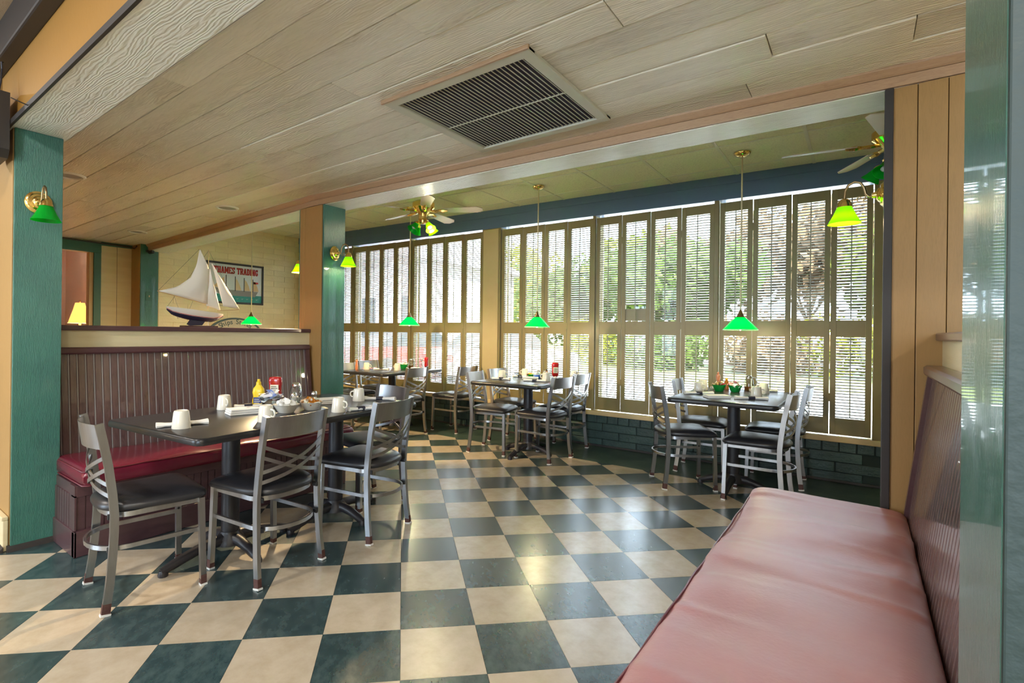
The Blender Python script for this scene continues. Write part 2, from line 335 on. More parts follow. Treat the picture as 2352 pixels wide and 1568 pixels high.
cells = []
for i in range(-34, 22):
    for j in range(-26, 36):
        a, b = tile_to_ab(i + .5, j + .5)
        if -6.5 < a < 4.6 and -6.8 < b < 3.29: cells.append((i, j, a, b))
def seen(a, b, z=0):
    p = project((a, b, z)); return p is not None and -90 < p[0] < 2440 and 0 < p[1] < 1680
def hidden(a, b): return a < -2.2 and b < 1.9 or a > 1.15 and b < 1.3 or a > 1.6
cells.sort(key=lambda c: (not seen(c[2], c[3]) or hidden(c[2], c[3]), (c[2] - CAM.x) ** 2 + (c[3] - CAM.y) ** 2))
rest = MB()
for n, (i, j, a, b) in enumerate(cells):
    k = (i + j) % 2
    corners = [tile_to_ab(*p) for p in ((i + G, j + G), (i + 1 - G, j + G), (i + 1 - G, j + 1 - G), (i + G, j + 1 - G))]
    cut = max(c[1] for c in corners) > 3.094
    if cut: corners = clip(corners, 3.094)
    if len(corners) < 3 or min(c[1] for c in corners) > 3.09: continue
    if n < 296:
        if cut: MB().prism([(x - a, y - b) for x, y in corners], -.003, 0).obj('tile', ('tile_dark', 'tile_beige')[k], floor, loc=(a, b, 0))
        else: link('tile', tile_me[k], floor, (a, b, 0), -PI / 4)
    else: rest.prism(corners, -.003, 0, k)
rest.obj('tiles_beyond', ('tile_dark', 'tile_beige'), floor)['kind'] = 'stuff'
# ---- plank ceiling
ceil = st('ceiling', MB().box((-6.75, -.6, ZP + .02), (4.6, 1.5, ZP + .05)), 'dark', 'low whitewashed wood plank ceiling over the booth bay', 'ceiling')
rr = random.Random(3)
b0 = -.545; row = 0
while b0 < 1.40:
    w = .19; a0 = -6.75 + rr.uniform(-2.2, 0)
    joints = {2: (-1.16, ), 4: (-1.9, ), 1: (.25, )}
    while a0 < 4.5:
        a1 = a0 + rr.choice((2.44, 3.05, 3.66))
        lo, hi = max(a0, -6.7), min(a1, 4.5)
        if hi - lo > .2:
            MB().box((lo + .001 - (lo + hi) / 2, -w / 2 + .0028, 0), (hi - .002 - (lo + hi) / 2, w / 2 - .0028, .02), bev=.002).obj('plank', 'plank', ceil, loc=((lo + hi) / 2, b0 + w / 2, ZP + rr.uniform(-.003, .004)))
        a0 = a1
    b0 += w; row += 1
# ---- near beam with ochre header
nb = st('trim_1', MB().box((-2.5, -.79, ZB + .015), (4.6, -.59, 3.0)), 'ochre', 'wide painted beam with ochre header above the near posts', 'beam')
MB().box((-2.5, -.812, ZB), (4.6, -.565, ZB + .02), bev=.003).obj('soffit_board', 'soffit', nb)
MB().box((-2.5, -.822, ZB - .004), (4.6, -.810, ZB + .024)).obj('edge_strip', 'dark', nb)
MB().box((-2.5, -.565, ZB + .035), (4.6, -.535, ZB + .06), mi=0).obj('cove_strip', 'gray', nb)
MB().box((-6.6, -.86, 2.64), (4.6, -.785, 2.83), bev=.01).obj('crown_molding', 'dark', nb)
MB().tube([(-1.76, -.822, 2.284), (-1.76, -.86, 2.292), (-1.765, -.885, 2.30)], .003, 5).obj('bent_nail', 'dark', nb)
# ---- window beam
wbm = st('trim_2', MB(), 'soffit', 'long whitewashed beam with tan crown trim before the windows', 'beam') if False else None
segs = [(-6.3, -2.3), (-2.3, 4.0)]
wbm = thing('trim_2', 'long whitewashed beam with tan crown trim before the windows', 'beam', kind='structure')
for s0, s1 in segs:
    q = lambda a, o: (a, beamb(a) + o)
    MB().prism([q(s0, 0), q(s1, 0), q(s1, .23), q(s0, .23)], ZB + .02, 3.0).obj('beam_core', 'soffit', wbm)
    MB().prism([q(s0, -.005), q(s1, -.005), q(s1, .235), q(s0, .235)], ZB, ZB + .02).obj('soffit_board', 'soffit', wbm)
    MB().prism([q(s0, -.022), q(s1, -.022), q(s1, 0), q(s0, 0)], ZB + .003, ZB + .047).obj('fascia_board', 'trimtan', wbm)
    MB().prism([(-.05, ZB + .086), (-.048, ZB + .075), (-.03, ZB + .055), (-.022, ZB + .049), (0, ZB + .049), (0, ZB + .086)], 0, 1, axis='x', mtx=Matrix(((s1 - s0, 0, 0, s0), (beamb(s1) - beamb(s0), 1, 0, beamb(s0)), (0, 0, 1, 0), (0, 0, 0, 1)))).obj('crown_molding', 'trimtan', wbm)
# ---- posts and pilasters
def pilaster(label, a0, a1, b0, b1, top, face, boards):
    """face=+1: green board looks to +a; -b face carries tan boards"""
    t = thing('support_post', label, 'post', kind='structure')
    MB().box((a0 + .012, b0 + .012, 0), (a1 - .012, b1, top)).obj('core', 'dark', t)
    MB().box((a1 - .016, b0 + .004, 0), (a1, b1, top), bev=.003).obj('green_board', 'green', t)
    MB().box((a0, b0 + .004, 0), (a0 + .016, b1, top), bev=.003).obj('green_board', 'green', t)
    for x0, x1 in boards: MB().box((x0 + .0012, b0, 0), (x1 - .0012, b0 + .016, top), bev=.002).obj('tan_board', 'tan', t)
    return t
P1 = pilaster('green and tan post carrying a brass sconce beside the speaker', -2.5, -2.15, -.80, -.585, ZB, 1, [(-2.484, -2.17)])
MB().prism([(-.015, 0), (.02, 0), (.016, .018), (0, .03), (-.015, .03)], -.81, -.585, axis='y', mtx=TR(-2.152, 0, 0)).obj('shoe_molding', 'dark', P1)
P2 = pilaster('green post with tan side boards beside the booth table', -2.5, -2.15, 1.19, 1.42, ZB, 1, [(-2.484, -2.455), (-2.455, -2.405), (-2.405, -2.17)])
P3 = pilaster('wide tan panelled post at the far end of the rose bench', 1.546, 2.3, 1.395, 1.63, ZB, -1, [(1.562, 1.645), (1.645, 1.741), (1.741, 2.28)])
P4 = pilaster('close weathered green post at the right edge of the view', 1.57, 1.95, -.812, -.557, ZB, -1, [(1.5695, 1.935)])
for o in P4.children:
    if o.name.startswith('tan_board'): o.data.materials[0] = Mt['greenblack']; o.name = 'dark_board'
# right posts' corner strips
MB().box((1.535, 1.385, 0), (1.566, 1.41, ZB), bev=.003).obj('corner_strip', 'dark', P3)
P5 = pilaster('green corner post with light switch by the cream brick', -6.62, -6.29, 1.285, 1.51, 2.95, 1, [(-6.6, -6.31)])
# ---- half walls
def halfwall(name, label, a0, a1, ca0, ca1, b0, b1):
    o = st(name, MB().box((a0, b0, 0), (a1, b1, 1.19)), 'cream', label, 'wall')
    MB().box((ca0, b0 + .002, 1.19), (ca1, b1 - .002, 1.222), bev=.006).obj('cap_board', 'staindk', o)
    return o
halfwall('wall_left', 'cream half wall with dark cap behind the maroon booth', -2.48, -2.33, -2.56, -2.305, -.585, 1.19)
hwr = halfwall('wall_right', 'cream half wall with cap behind the rose bench', 1.73, 1.88, 1.708, 1.93, -.557, 1.395)
# ---- left wall beside the near post, header room, back of house
st('wall_front_left', MB().box((-6.7, -.80, 0), (-2.5, -.68, 3.0)), 'tan', 'tan wall strip at the far left edge with baseboard', 'wall')
MB().box((-2.5, -.803, 0), (-2.485, -.66, 2.8)).obj('end_strip', 'tan', bpy.data.objects['wall_front_left'])
bb = st('baseboard_left', MB().box((-6.6, -.825, 0), (-2.165, -.802, .165), bev=.004).box((-6.6, -.83, .165), (-2.165, -.802, .185), bev=.004), 'cream', 'cream wooden baseboard at the foot of the left post', 'baseboard')
MB().prism([(-.015, 0), (.0, 0), (.0, .03), (-.015, .012)], -6.6, -2.15, axis='x', mtx=TR(0, -.825, 0)).obj('shoe_molding', 'dark', bb)
st('ceiling_main', MB().box((-6.7, -7.2, 2.83), (5.2, -.79, 2.95)), 'stucco', 'higher tan textured ceiling at the top left corner', 'ceiling')
st('wall_back', MB().box((-6.7, -7.2, 0), (5.2, -7.0, .6)).box((-6.7, -7.2, 2.65), (5.2, -7.0, 2.95)).box((-6.7, -7.2, .6), (-5.6, -7.0, 2.65)).box((-2.8, -7.2, .6), (1.4, -7.0, 2.65)).box((4.2, -7.2, .6), (5.2, -7.0, 2.65)), 'cream', 'cream back wall of the main dining room with two added fill windows', 'wall')
for n_, x_, l_ in ((7, -4.2, 'left'), (8, 2.8, 'right')):  # unseen windows added for soft daylight fill from behind
    w7 = tag(MB().box((x_ - 1.4, -7.12, .6), (x_ + 1.4, -7.115, 2.65)).obj('window_%d' % n_, 'pane'), l_ + ' fill window added in the back wall behind the viewer', 'window', kind='structure')
    for k in range(3): MB().box((x_ - 1.4 + k * 1.4 - .03, -7.15, .6), (x_ - 1.4 + k * 1.4 + .03, -7.08, 2.65)).obj('mullion', 'white', w7)
st('wall_far_right', MB().box((4.6, -7.2, 0), (4.8, WB + .2, 2.95)), 'cream', 'cream wall closing the right side of the dining room', 'wall')
st('wall_main_left', MB().box((-6.8, -7.2, 0), (-6.6, -.8, 2.95)), 'tan', 'tan wall closing the left side of the dining room', 'wall')
st('roof', MB().box((-10.2, -7.4, 3.0), (5.4, WB + .35, 3.2)), 'roof', 'unseen flat roof slab added over the restaurant to block the sky', 'roof')  # unseen slab added to keep sky light out of the rooms
# ---- door wall at far left
dw = st('wall_door', MB().box((-6.72, -.68, 0), (-6.6, -.05, 2.9)).box((-6.72, .925, 0), (-6.6, 1.30, 2.9)).box((-6.72, -.05, 2.215), (-6.6, .925, 2.9)), 'cream', 'cream panelled wall with green framed doorway', 'wall')
MB().box((-6.602, 1.11, 0), (-6.599, 1.114, ZP)).obj('panel_groove', 'dark', dw)
MB().box((-6.605, -.68, 2.215), (-6.575, .925, 2.345), bev=.004).obj('door_header', 'greentrim', dw)
MB().box((-6.605, .843, 0), (-6.58, .925, 2.215), bev=.004).obj('door_casing', 'greentrim', dw)
MB().box((-6.602, .925, 2.32), (-6.57, 1.29, 2.365)).obj('cornice', 'greentrim', dw)
MB().box((-6.72, .80, 0), (-6.605, .843, 2.215)).obj('door_jamb', 'doorwd', dw)
d1 = tag(MB().box((-.78, -.02, .01), (0, .02, 2.2), bev=.003).obj('door_1', 'white', loc=(-6.665, .835, 0), rz=math.radians(-33)), 'white door standing open in the green doorway', 'door', kind='structure')
MB().box((-.01, -.035, 1.86), (.012, -.018, 1.97)).obj('hinge', 'brass', d1)
st('wall_office', MB().box((-9.8, -1.0, 0), (-9.6, 3.9, 2.95)).box((-9.8, 1.3, 0), (-6.72, 1.42, 2.95)).box((-9.8, -.8, 0), (-6.72, -.68, 2.95)), 'pinkwall', 'pale pink wall of the room beyond the doorway', 'wall')
st('ceiling_office', MB().box((-9.8, -1.0, 2.9), (-6.65, 3.9, 2.98)), 'white', 'white ceiling of the room beyond the doorway', 'ceiling')
tag(MB().tube([(-6.55, .3, 2.35), (-6.55, .7, 2.345), (-6.55, 1.0, 2.34), (-6.54, 1.24, 2.335), (-6.45, 1.27, 2.31), (-6.35, 1.262, 2.335)], .010, 6).obj('cable', 'dark', smooth=60), 'black cable running along the top of the doorway wall', 'cable')
# ---- cream brick end wall
bw = st('wall_brick', MB().box((-6.42, 1.5, 0), (-6.306, WB + .1, 2.95)), 'mortary', 'cream painted brick end wall behind the model ship', 'wall')
MB().box((-6.31, 1.5, 0), (-6.298, WB, 1.13)).obj('lower_bricks', 'brickyel', bw)
bme = MB().box((-.006, -.1935, -.0435), (.006, .1935, .0435), bev=.002).mesh('brick', 'brickyel')
bme_h = MB().box((-.006, -.0955, -.0435), (.006, .0955, .0435), bev=.002).mesh('brick', 'brickyel')
for r in range(19):
    z = 1.13 + .045 + r * .09
    y = 1.52 + (.195 if r % 2 else 0)
    if r % 2: link('brick', bme_h, bw, (-6.306, 1.615, z))
    while y + .385 < WB + .02:
        link('brick', bme, bw, (-6.306 + rr.uniform(-.001, .001), y + .195, z)); y += .39
    if WB - y > .08: MB().box((-.008, -(WB - y) / 2, -.0425), (.008, (WB - y) / 2, .0425)).obj('brick', 'brickyel', bw, loc=(-6.306, (WB + y) / 2 + .002, z))
# ---- window wall: green brick base, sill, piers, valance
ww = st('wall_windows', MB().box((-6.3, WB + .012, 0), (3.0, WB + .2, .335)), 'mortard', 'dark green painted brick base wall under the shutters', 'wall')
for r in range(4):
    L = .118 if r == 3 else .37
    a = -6.29 + (L / 2 if r % 2 else 0)
    me = MB().box((-L / 2 + .005, -.02, -.0385), (L / 2 - .005, .02, .0385), bev=.003).mesh('brick', 'brickdark')
    while a + L < 1.72:
        if a + L > -4.95: link('brick', me, ww, (a + L / 2, WB + .02 + rr.uniform(-.0015, .0015), .042 + r * .084))
        a += L
MB().box((1.70, WB, 0), (3.0, WB + .02, .335)).obj('plain_base', 'brickdark', ww)
MB().box((-6.3, WB, 0), (-4.95, WB + .02, .335)).obj('plain_base', 'brickdark', ww)
MB().box((-6.3, WB - .012, 0), (2.9, WB + .004, .022), bev=.004).obj('base_molding', 'dark', ww)
MB().box((-6.3, WB - .025, .335), (2.95, WB + .19, .382), bev=.005).obj('sill', 'sill', ww)
SETS = [(-6.1, -5.8, -5.5, -5.2, -4.9), (-4.87, -4.55, -4.24, -3.94, -3.64), (-3.61, -3.28, -2.99, -2.67, -2.36), (-2.08, -1.77, -1.47, -1.18, -.87), (-.84, -.55, -.25, .05, .35), (.39, .67, .97, 1.25, 1.53)]
piers = [(-6.3, -6.1), (-4.9, -4.87), (-3.64, -3.61), (-2.36, -2.08), (-.87, -.84), (.35, .39), (1.535, 1.66)]
tw = thing('trim_3', 'cream window posts between the shutter sets', 'window trim', kind='structure')
for a0, a1 in piers:
    MB().box((a0, WB - .004, .382), (a1, WB + .13, ztop(a0) + .02), bev=.004).obj('window_post', 'shutter', tw)
MB().box((-2.335, WB - .016, .382), (-2.105, WB, ztop(-2.2) - .01), bev=.004).obj('pilaster_board', 'pilaster', tw)
MB().box((1.66, WB - .002, .335), (3.0, WB + .2, 2.9)).obj('side_wall', 'cream', tw)
va = thing('trim_4', 'slate blue valance board running above all the shutters', 'valance', kind='structure')
def slope_box(a0, a1, b0, b1, f0, f1):
    vs = [(a0, b0, f0(a0)), (a1, b0, f0(a1)), (a1, b1, f0(a1)), (a0, b1, f0(a0)), (a0, b0, f1(a0)), (a1, b0, f1(a1)), (a1, b1, f1(a1)), (a0, b1, f1(a0))]
    return MB().add(vs, [(0, 3, 2, 1), (4, 5, 6, 7), (0, 1, 5, 4), (1, 2, 6, 5), (2, 3, 7, 6), (3, 0, 4, 7)])
slope_box(-6.3, 3.0, WB - .012, WB + .12, ztop, lambda a: ztop(a) + .145).obj('valance_board', 'valance', va)
slope_box(-6.3, 3.0, WB - .02, WB + .12, lambda a: ztop(a) + .145, lambda a: zceil(a) + .02).obj('valance_board', 'valance', va)
MB().box((-6.3, WB + .12, 2.6), (3.0, WB + .2, 3.0)).obj('wall_above', 'cream', va)
# glass
for k, s in enumerate(SETS):
    g = MB().box((s[0], WB + .15, .385), (s[-1], WB + .155, 2.62)).obj('window_%d' % (k + 1), 'pane')
    tag(g, ['window glass at the far end by the brick wall', 'window glass behind the fifth shutter set from the right', 'window glass left of the wide cream pilaster', 'window glass right of the wide cream pilaster', 'window glass behind the shutter set with the broken slats', 'window glass behind the rightmost shutter set'][k], 'window', kind='structure')
    MB().box((s[0], WB + .145, .385), (s[0] + .03, WB + .16, 2.62)).box((s[-1] - .03, WB + .145, .385), (s[-1], WB + .16, 2.62)).obj('window_frame', 'white', g)
# ---- alcove acoustic ceiling, slightly out of level
ac = thing('ceiling_alcove', 'suspended ceiling of speckled cream acoustic tiles above the window tables', 'ceiling', kind='structure')
def tl(p): return (p[0], p[1], zceil(p[0]) + p[2])
am = [-.625 + .585 * k for k in range(-10, 7)]
bs = [1.145, 1.73, 2.315, 2.90, 3.485, WB + .12]
for a in am:
    for b, b2 in zip(bs, bs[1:]):
        if a + .585 < -6.35: continue
        w = b2 - b
        mb = MB().box((a + .008, b + .008, .004), (a + .577, b2 - .008, .016)); mb.v = [tl(v) for v in mb.v]
        mb.obj('ceiling_tile', 'acoustic', ac)
mb = MB()
for a in am: mb.box((a - .012, 1.14, 0), (a + .012, WB + .1, .006))
for b in bs[1:-1]: mb.box((-6.4, b - .012, 0), (-1.9, b + .012, .006)).box((-1.9, b - .012, 0), (3.0, b + .012, .006))
mb.v = [tl(v) for v in mb.v]; mb.obj('ceiling_grid', 'grid', ac)
mb = MB().box((-6.4, 1.2, .03), (3.6, WB + .15, .05)); mb.v = [tl(v) for v in mb.v]; mb.obj('ceiling_backing', 'grid', ac)
st('wall_alcove_right', MB().box((3.0, 1.4, 0), (3.15, WB + .2, 3.0)), 'cream', 'cream wall closing the window alcove on the right', 'wall')
# vents
cv = thing('ceiling_vent', 'large return air grille with cream frame in the plank ceiling', 'vent', (-.035, .72, ZP))
W = .425
MB().box((-W + .04, -W + .04, -.0055), (W - .04, W - .04, -.0035)).obj('cavity_shade', 'ventdark', cv)  # dark sheet painted as the shade in the hollow behind the slats
fr = MB()
for s in (-1, 1):
    fr.box((-W, s * (W - .0275) - .0275, -.018), (W, s * (W - .0275) + .0275, 0), bev=.004)
    fr.box((s * (W - .0275) - .0275, -W, -.0175), (s * (W - .0275) + .0275, W, 0), bev=.004)
fr.obj('frame', 'ventfr', cv)
sm = MB().box((-.0016, -W + .055, -.0105), (.0016, W - .055, -.0065)).mesh('slat', 'ventfr')
for k in range(32): link('slat', sm, cv, (-W + .055 + (k + .5) * (2 * W - .11) / 32, 0, 0))
MB().box((-W + .05, .015, -.0108), (W - .05, .021, -.006)).obj('cross_bar', 'ventfr', cv)
MB().box((-W - .006, -W - .012, -.02), (W + .006, -W, 0), bev=.003).obj('edge_strip', 'trimtan', cv)
cv2 = thing('air_register', 'small white air register in the alcove ceiling by the beam', 'vent', (-.55, 2.02, zceil(-.55)))
MB().box((-.15, -.06, -.012), (.15, .06, 0), bev=.004).obj('frame', 'white', cv2)
for k in range(4): MB().box((-.13, -.04 + k * .024, -.016), (.13, -.03 + k * .024, -.011)).obj('slat', 'gray', cv2)
# ---- shutters
def make_shutters(idx, s, label):
    t = thing('shutter_set', label, 'shutters', group='plantation shutters along the window wall')
    slm = MB().box((-.5, -.015, -.0042), (.5, .015, .0042)).mesh('slat', 'slat')
    B = WB + .03
    for k in range(4):
        a0, a1 = s[k] + .003, s[k + 1] - .003
        if k == 0: a0 += .004
        top = ztop((a0 + a1) / 2) - .022
        ca = (a0 + a1) / 2; w = a1 - a0; sw = .040
        r = MB()
        z0, z1, z2, z3 = .392, .53, 1.205, 1.345; z4 = top - .085
        for s0, s1 in ((-w / 2, -w / 2 + sw), (w / 2 - sw, w / 2)): r.box((s0, -.014, z0), (s1, .014, top), bev=.002)
        for y0, y1 in ((z0, z1), (z2, z3), (z4, top)): r.box((-w / 2 + sw - .001, -.012, y0), (w / 2 - sw + .001, .012, y1))
        p = r.obj('panel', 'shutter', t, loc=(ca, B, 0))
        tilt = math.radians(random.Random(idx * 10 + k).uniform(-4, 6))
        if (idx, k) in ((3, 3), (4, 1), (5, 1), (5, 3)): tilt = math.radians(20)
        lw = w - 2 * sw
        for (y0, y1, up) in ((z1, z2, 0), (z3, z4, 1)):
            n = int(round((y1 - y0) / .0243)); dz = (y1 - y0) / n
            for i in range(n):
                zz = y0 + (i + .5) * dz; tt = tilt if up else tilt * .5
                if (idx, k) == (4, 1) and up and i < 7:
                    if i == 6: continue
                    tt = math.radians(82); zz = y0 + .02 + i * .019
                o = link('slat', slm, p, (0, 0, zz), scale=(lw, 1, 1)); o.rotation_euler = (tt, 0, 0)
            MB().box((-.004, -.028, y0 + .012), (.004, -.021, y1 - .004)).obj('tilt_rod', 'slat', p)
        if k % 2: 
            for hz in (.7, 1.3, 2.2): MB().box((-w / 2 - .006, -.017, hz - .035), (-w / 2 + .002, -.012, hz + .035)).obj('hinge', 'shutter', p)
    return t
lab = ['far left cream shutter set half hidden behind the green post', 'cream shutter set seen behind the leftmost window table', 'cream shutter set just left of the wide pilaster', 'cream shutter set just right of the wide pilaster', 'cream shutter set with fallen slats in its second panel', 'rightmost cream shutter set behind the square window table']
for k, s in enumerate(SETS): make_shutters(k, s, lab[k])
# ================================================================== booth benches
def bench(label, wall, s, b0, b1, vinyl, pipe, seed, front=.645, fold=.0022):
    t = thing('booth_bench', label, 'bench', (wall, (b0 + b1) / 2, 0))
    Lh = (b1 - b0) / 2; rd = random.Random(seed)
    def fin(mb, name, m, parent=t, smooth=None):
        if s < 0:
            mb.v = [(-v[0], v[1], v[2]) for v in mb.v]; mb.f = [f[::-1] for f in mb.f]
        return mb.obj(name, m, parent, smooth)
    back = fin(MB().prism([(.003, .40), (.105, .40), (.028, 1.052), (.003, 1.052)], -Lh, Lh, axis='y'), 'backrest', 'staindk')
    sl = (.105 - .028) / (1.052 - .40); n = int(2 * Lh / .0427); p = 2 * Lh / n
    bd = MB()
    w = p / 2
    vs = [(.105, -w + .0035, .40), (.110, -w + .007, .40), (.110, w - .007, .40), (.105, w - .0035, .40)]
    vs += [(x - .077, y, 1.052) for x, y, z in vs]
    bd.add(vs, [(0, 1, 5, 4), (1, 2, 6, 5), (2, 3, 7, 6), (0, 3, 2, 1), (4, 5, 6, 7)])
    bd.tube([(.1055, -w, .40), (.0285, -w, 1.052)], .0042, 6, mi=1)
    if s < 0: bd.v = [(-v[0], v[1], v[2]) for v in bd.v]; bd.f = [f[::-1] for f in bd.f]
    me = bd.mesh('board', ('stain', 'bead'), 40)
    for k in range(n): link('board', me, back, (0, -Lh + (k + .5) * p, 0))
    fin(MB().prism([(.002, 1.048), (.055, 1.048), (.06, 1.056), (.06, 1.08), (.05, 1.088), (.002, 1.088)], -Lh, Lh, axis='y'), 'top_ledge', 'staindk')
    fin(MB().prism([(.01, .40), (.125, .40), (.048, 1.048), (.01, 1.048)], Lh - .035, Lh + .003, axis='y'), 'end_stile', 'staindk')
    base = fin(MB().box((.003, -Lh, 0), (.52, Lh, .372)), 'base', 'staindk')
    bb = MB().box((.52, -p / 2 + .003, .12), (.526, p / 2 - .003, .315)); 
    if s < 0: bb.v = [(-v[0], v[1], v[2]) for v in bb.v]; bb.f = [f[::-1] for f in bb.f]
    me2 = bb.mesh('board', 'staindk')
    for k in range(n): link('board', me2, base, (0, -Lh + (k + .5) * p, 0))
    be = MB().box((-p / 2 + .003, -.006, .12), (p / 2 - .003, 0, .315)).mesh('board', 'staindk')
    for k in range(10): link('board', be, base, (s * (.05 + (k + .5) * p), -Lh, 0))
    fin(MB().box((.515, -Lh, .312), (.534, Lh, .372), bev=.002), 'top_rail', 'staindk')
    fin(MB().box((.45, -Lh - .008, .312), (.534, -Lh, .372)).box((.48, -Lh - .008, .1), (.534, -Lh, .32)), 'corner_post', 'staindk')
    fin(MB().box((.51, -Lh - .014, 0), (.55, Lh, .135), bev=.004).box((.003, -Lh - .014, 0), (.55, -Lh, .135), bev=.004), 'skirting', 'staindk')
    # cushion: rounded section swept along the bench with a wrinkled top
    N = 180; K = 40; x0, x1, z0, z1 = .108, front, .374, .472; R = .035
    sec = []
    for i in range(K):
        a = 2 * PI * i / K; cxx, czz = (x0 + x1) / 2, (z0 + z1) / 2; hx, hz = (x1 - x0) / 2, (z1 - z0) / 2
        ex = .22; c, d = math.cos(a), math.sin(a)
        sec.append((hx * math.copysign(abs(c) ** ex, c), hz * math.copysign(abs(d) ** .45, d), d))
    def FW_(x, y):   # crossing creases that die out towards the front edge
        return (0 if fold < .004 else sum(1.1 * math.exp(-((y + .55 * (x if s > 0 else x) * k2 - y0) / .022) ** 2) * (.35 + .65 * max(0, min(1, .5 - x * 2 * q2))) for y0, k2, q2 in CR))
    CR = [(rd.uniform(-Lh, Lh), rd.uniform(-.6, .6), rd.choice((-1, .3, 1, 1))) for _ in range(16)]
    vs = []; 
    ph = [(rd.uniform(0, 6), rd.uniform(6, 16), rd.uniform(-3, 3), rd.uniform(.3, 1)) for _ in range(6)]
    for j in range(N + 1):
        y = -Lh - .0 + 2 * Lh * j / N; e = min(j, N - j) / N * 2 * Lh
        sc_ = 1 if e > .04 else math.sqrt(max(0, 1 - (1 - e / .04) ** 2)) * .5 + .5
        for (x, z, d) in sec:
            zz = z * sc_
            if d > .2:
                wv = sum(am * math.sin(p0 + fr * y + sk * x * 4 + 1.3 * math.sin(fr * y * .4 + x * 5)) for p0, fr, sk, am in ph)
                zz += fold * (wv + FW_(x, y)) * min(1, e / .1) + .012 * (1 - (x / .27) ** 2) * min(1, e / .15)
            vs.append(((x0 + x1) / 2 + x * (1 if e > .02 else .985), y, (z0 + z1) / 2 + zz))
    fs = [(j * K + i, (j + 1) * K + i, (j + 1) * K + (i + 1) % K, j * K + (i + 1) % K) for j in range(N) for i in range(K)]
    fs += [list(range(K)), [N * K + i for i in range(K)][::-1]]
    cu = fin(MB().add(vs, fs), 'seat_cushion', vinyl, smooth=50)
    for zz in (z1 - .012, z0 + .014):
        xx = x1 - .007
        fin(MB().tube([(x0 + .1, -Lh, zz)] + [(xx - .02, -Lh + .0, zz), (xx, -Lh + .02, zz)] + [(xx + .0015 * math.sin(k * .9), -Lh + .04 + k * (2 * Lh - .08) / 40, zz + .001 * math.sin(k * 1.3)) for k in range(41)] + [(xx - .02, Lh, zz)], .004, 6), 'piping', pipe, cu, 60)
    return t
bench('maroon vinyl booth bench with beadboard back along the left half wall', -2.33, 1, -.60, 1.155, 'maroon', 'wine', 1, .645, .003)
bench('maroon vinyl booth bench, rose with painted window sheen, filling the lower right corner', 1.73, -1, -.55, 1.375, 'rose', 'wine', 2, .675, .0042)
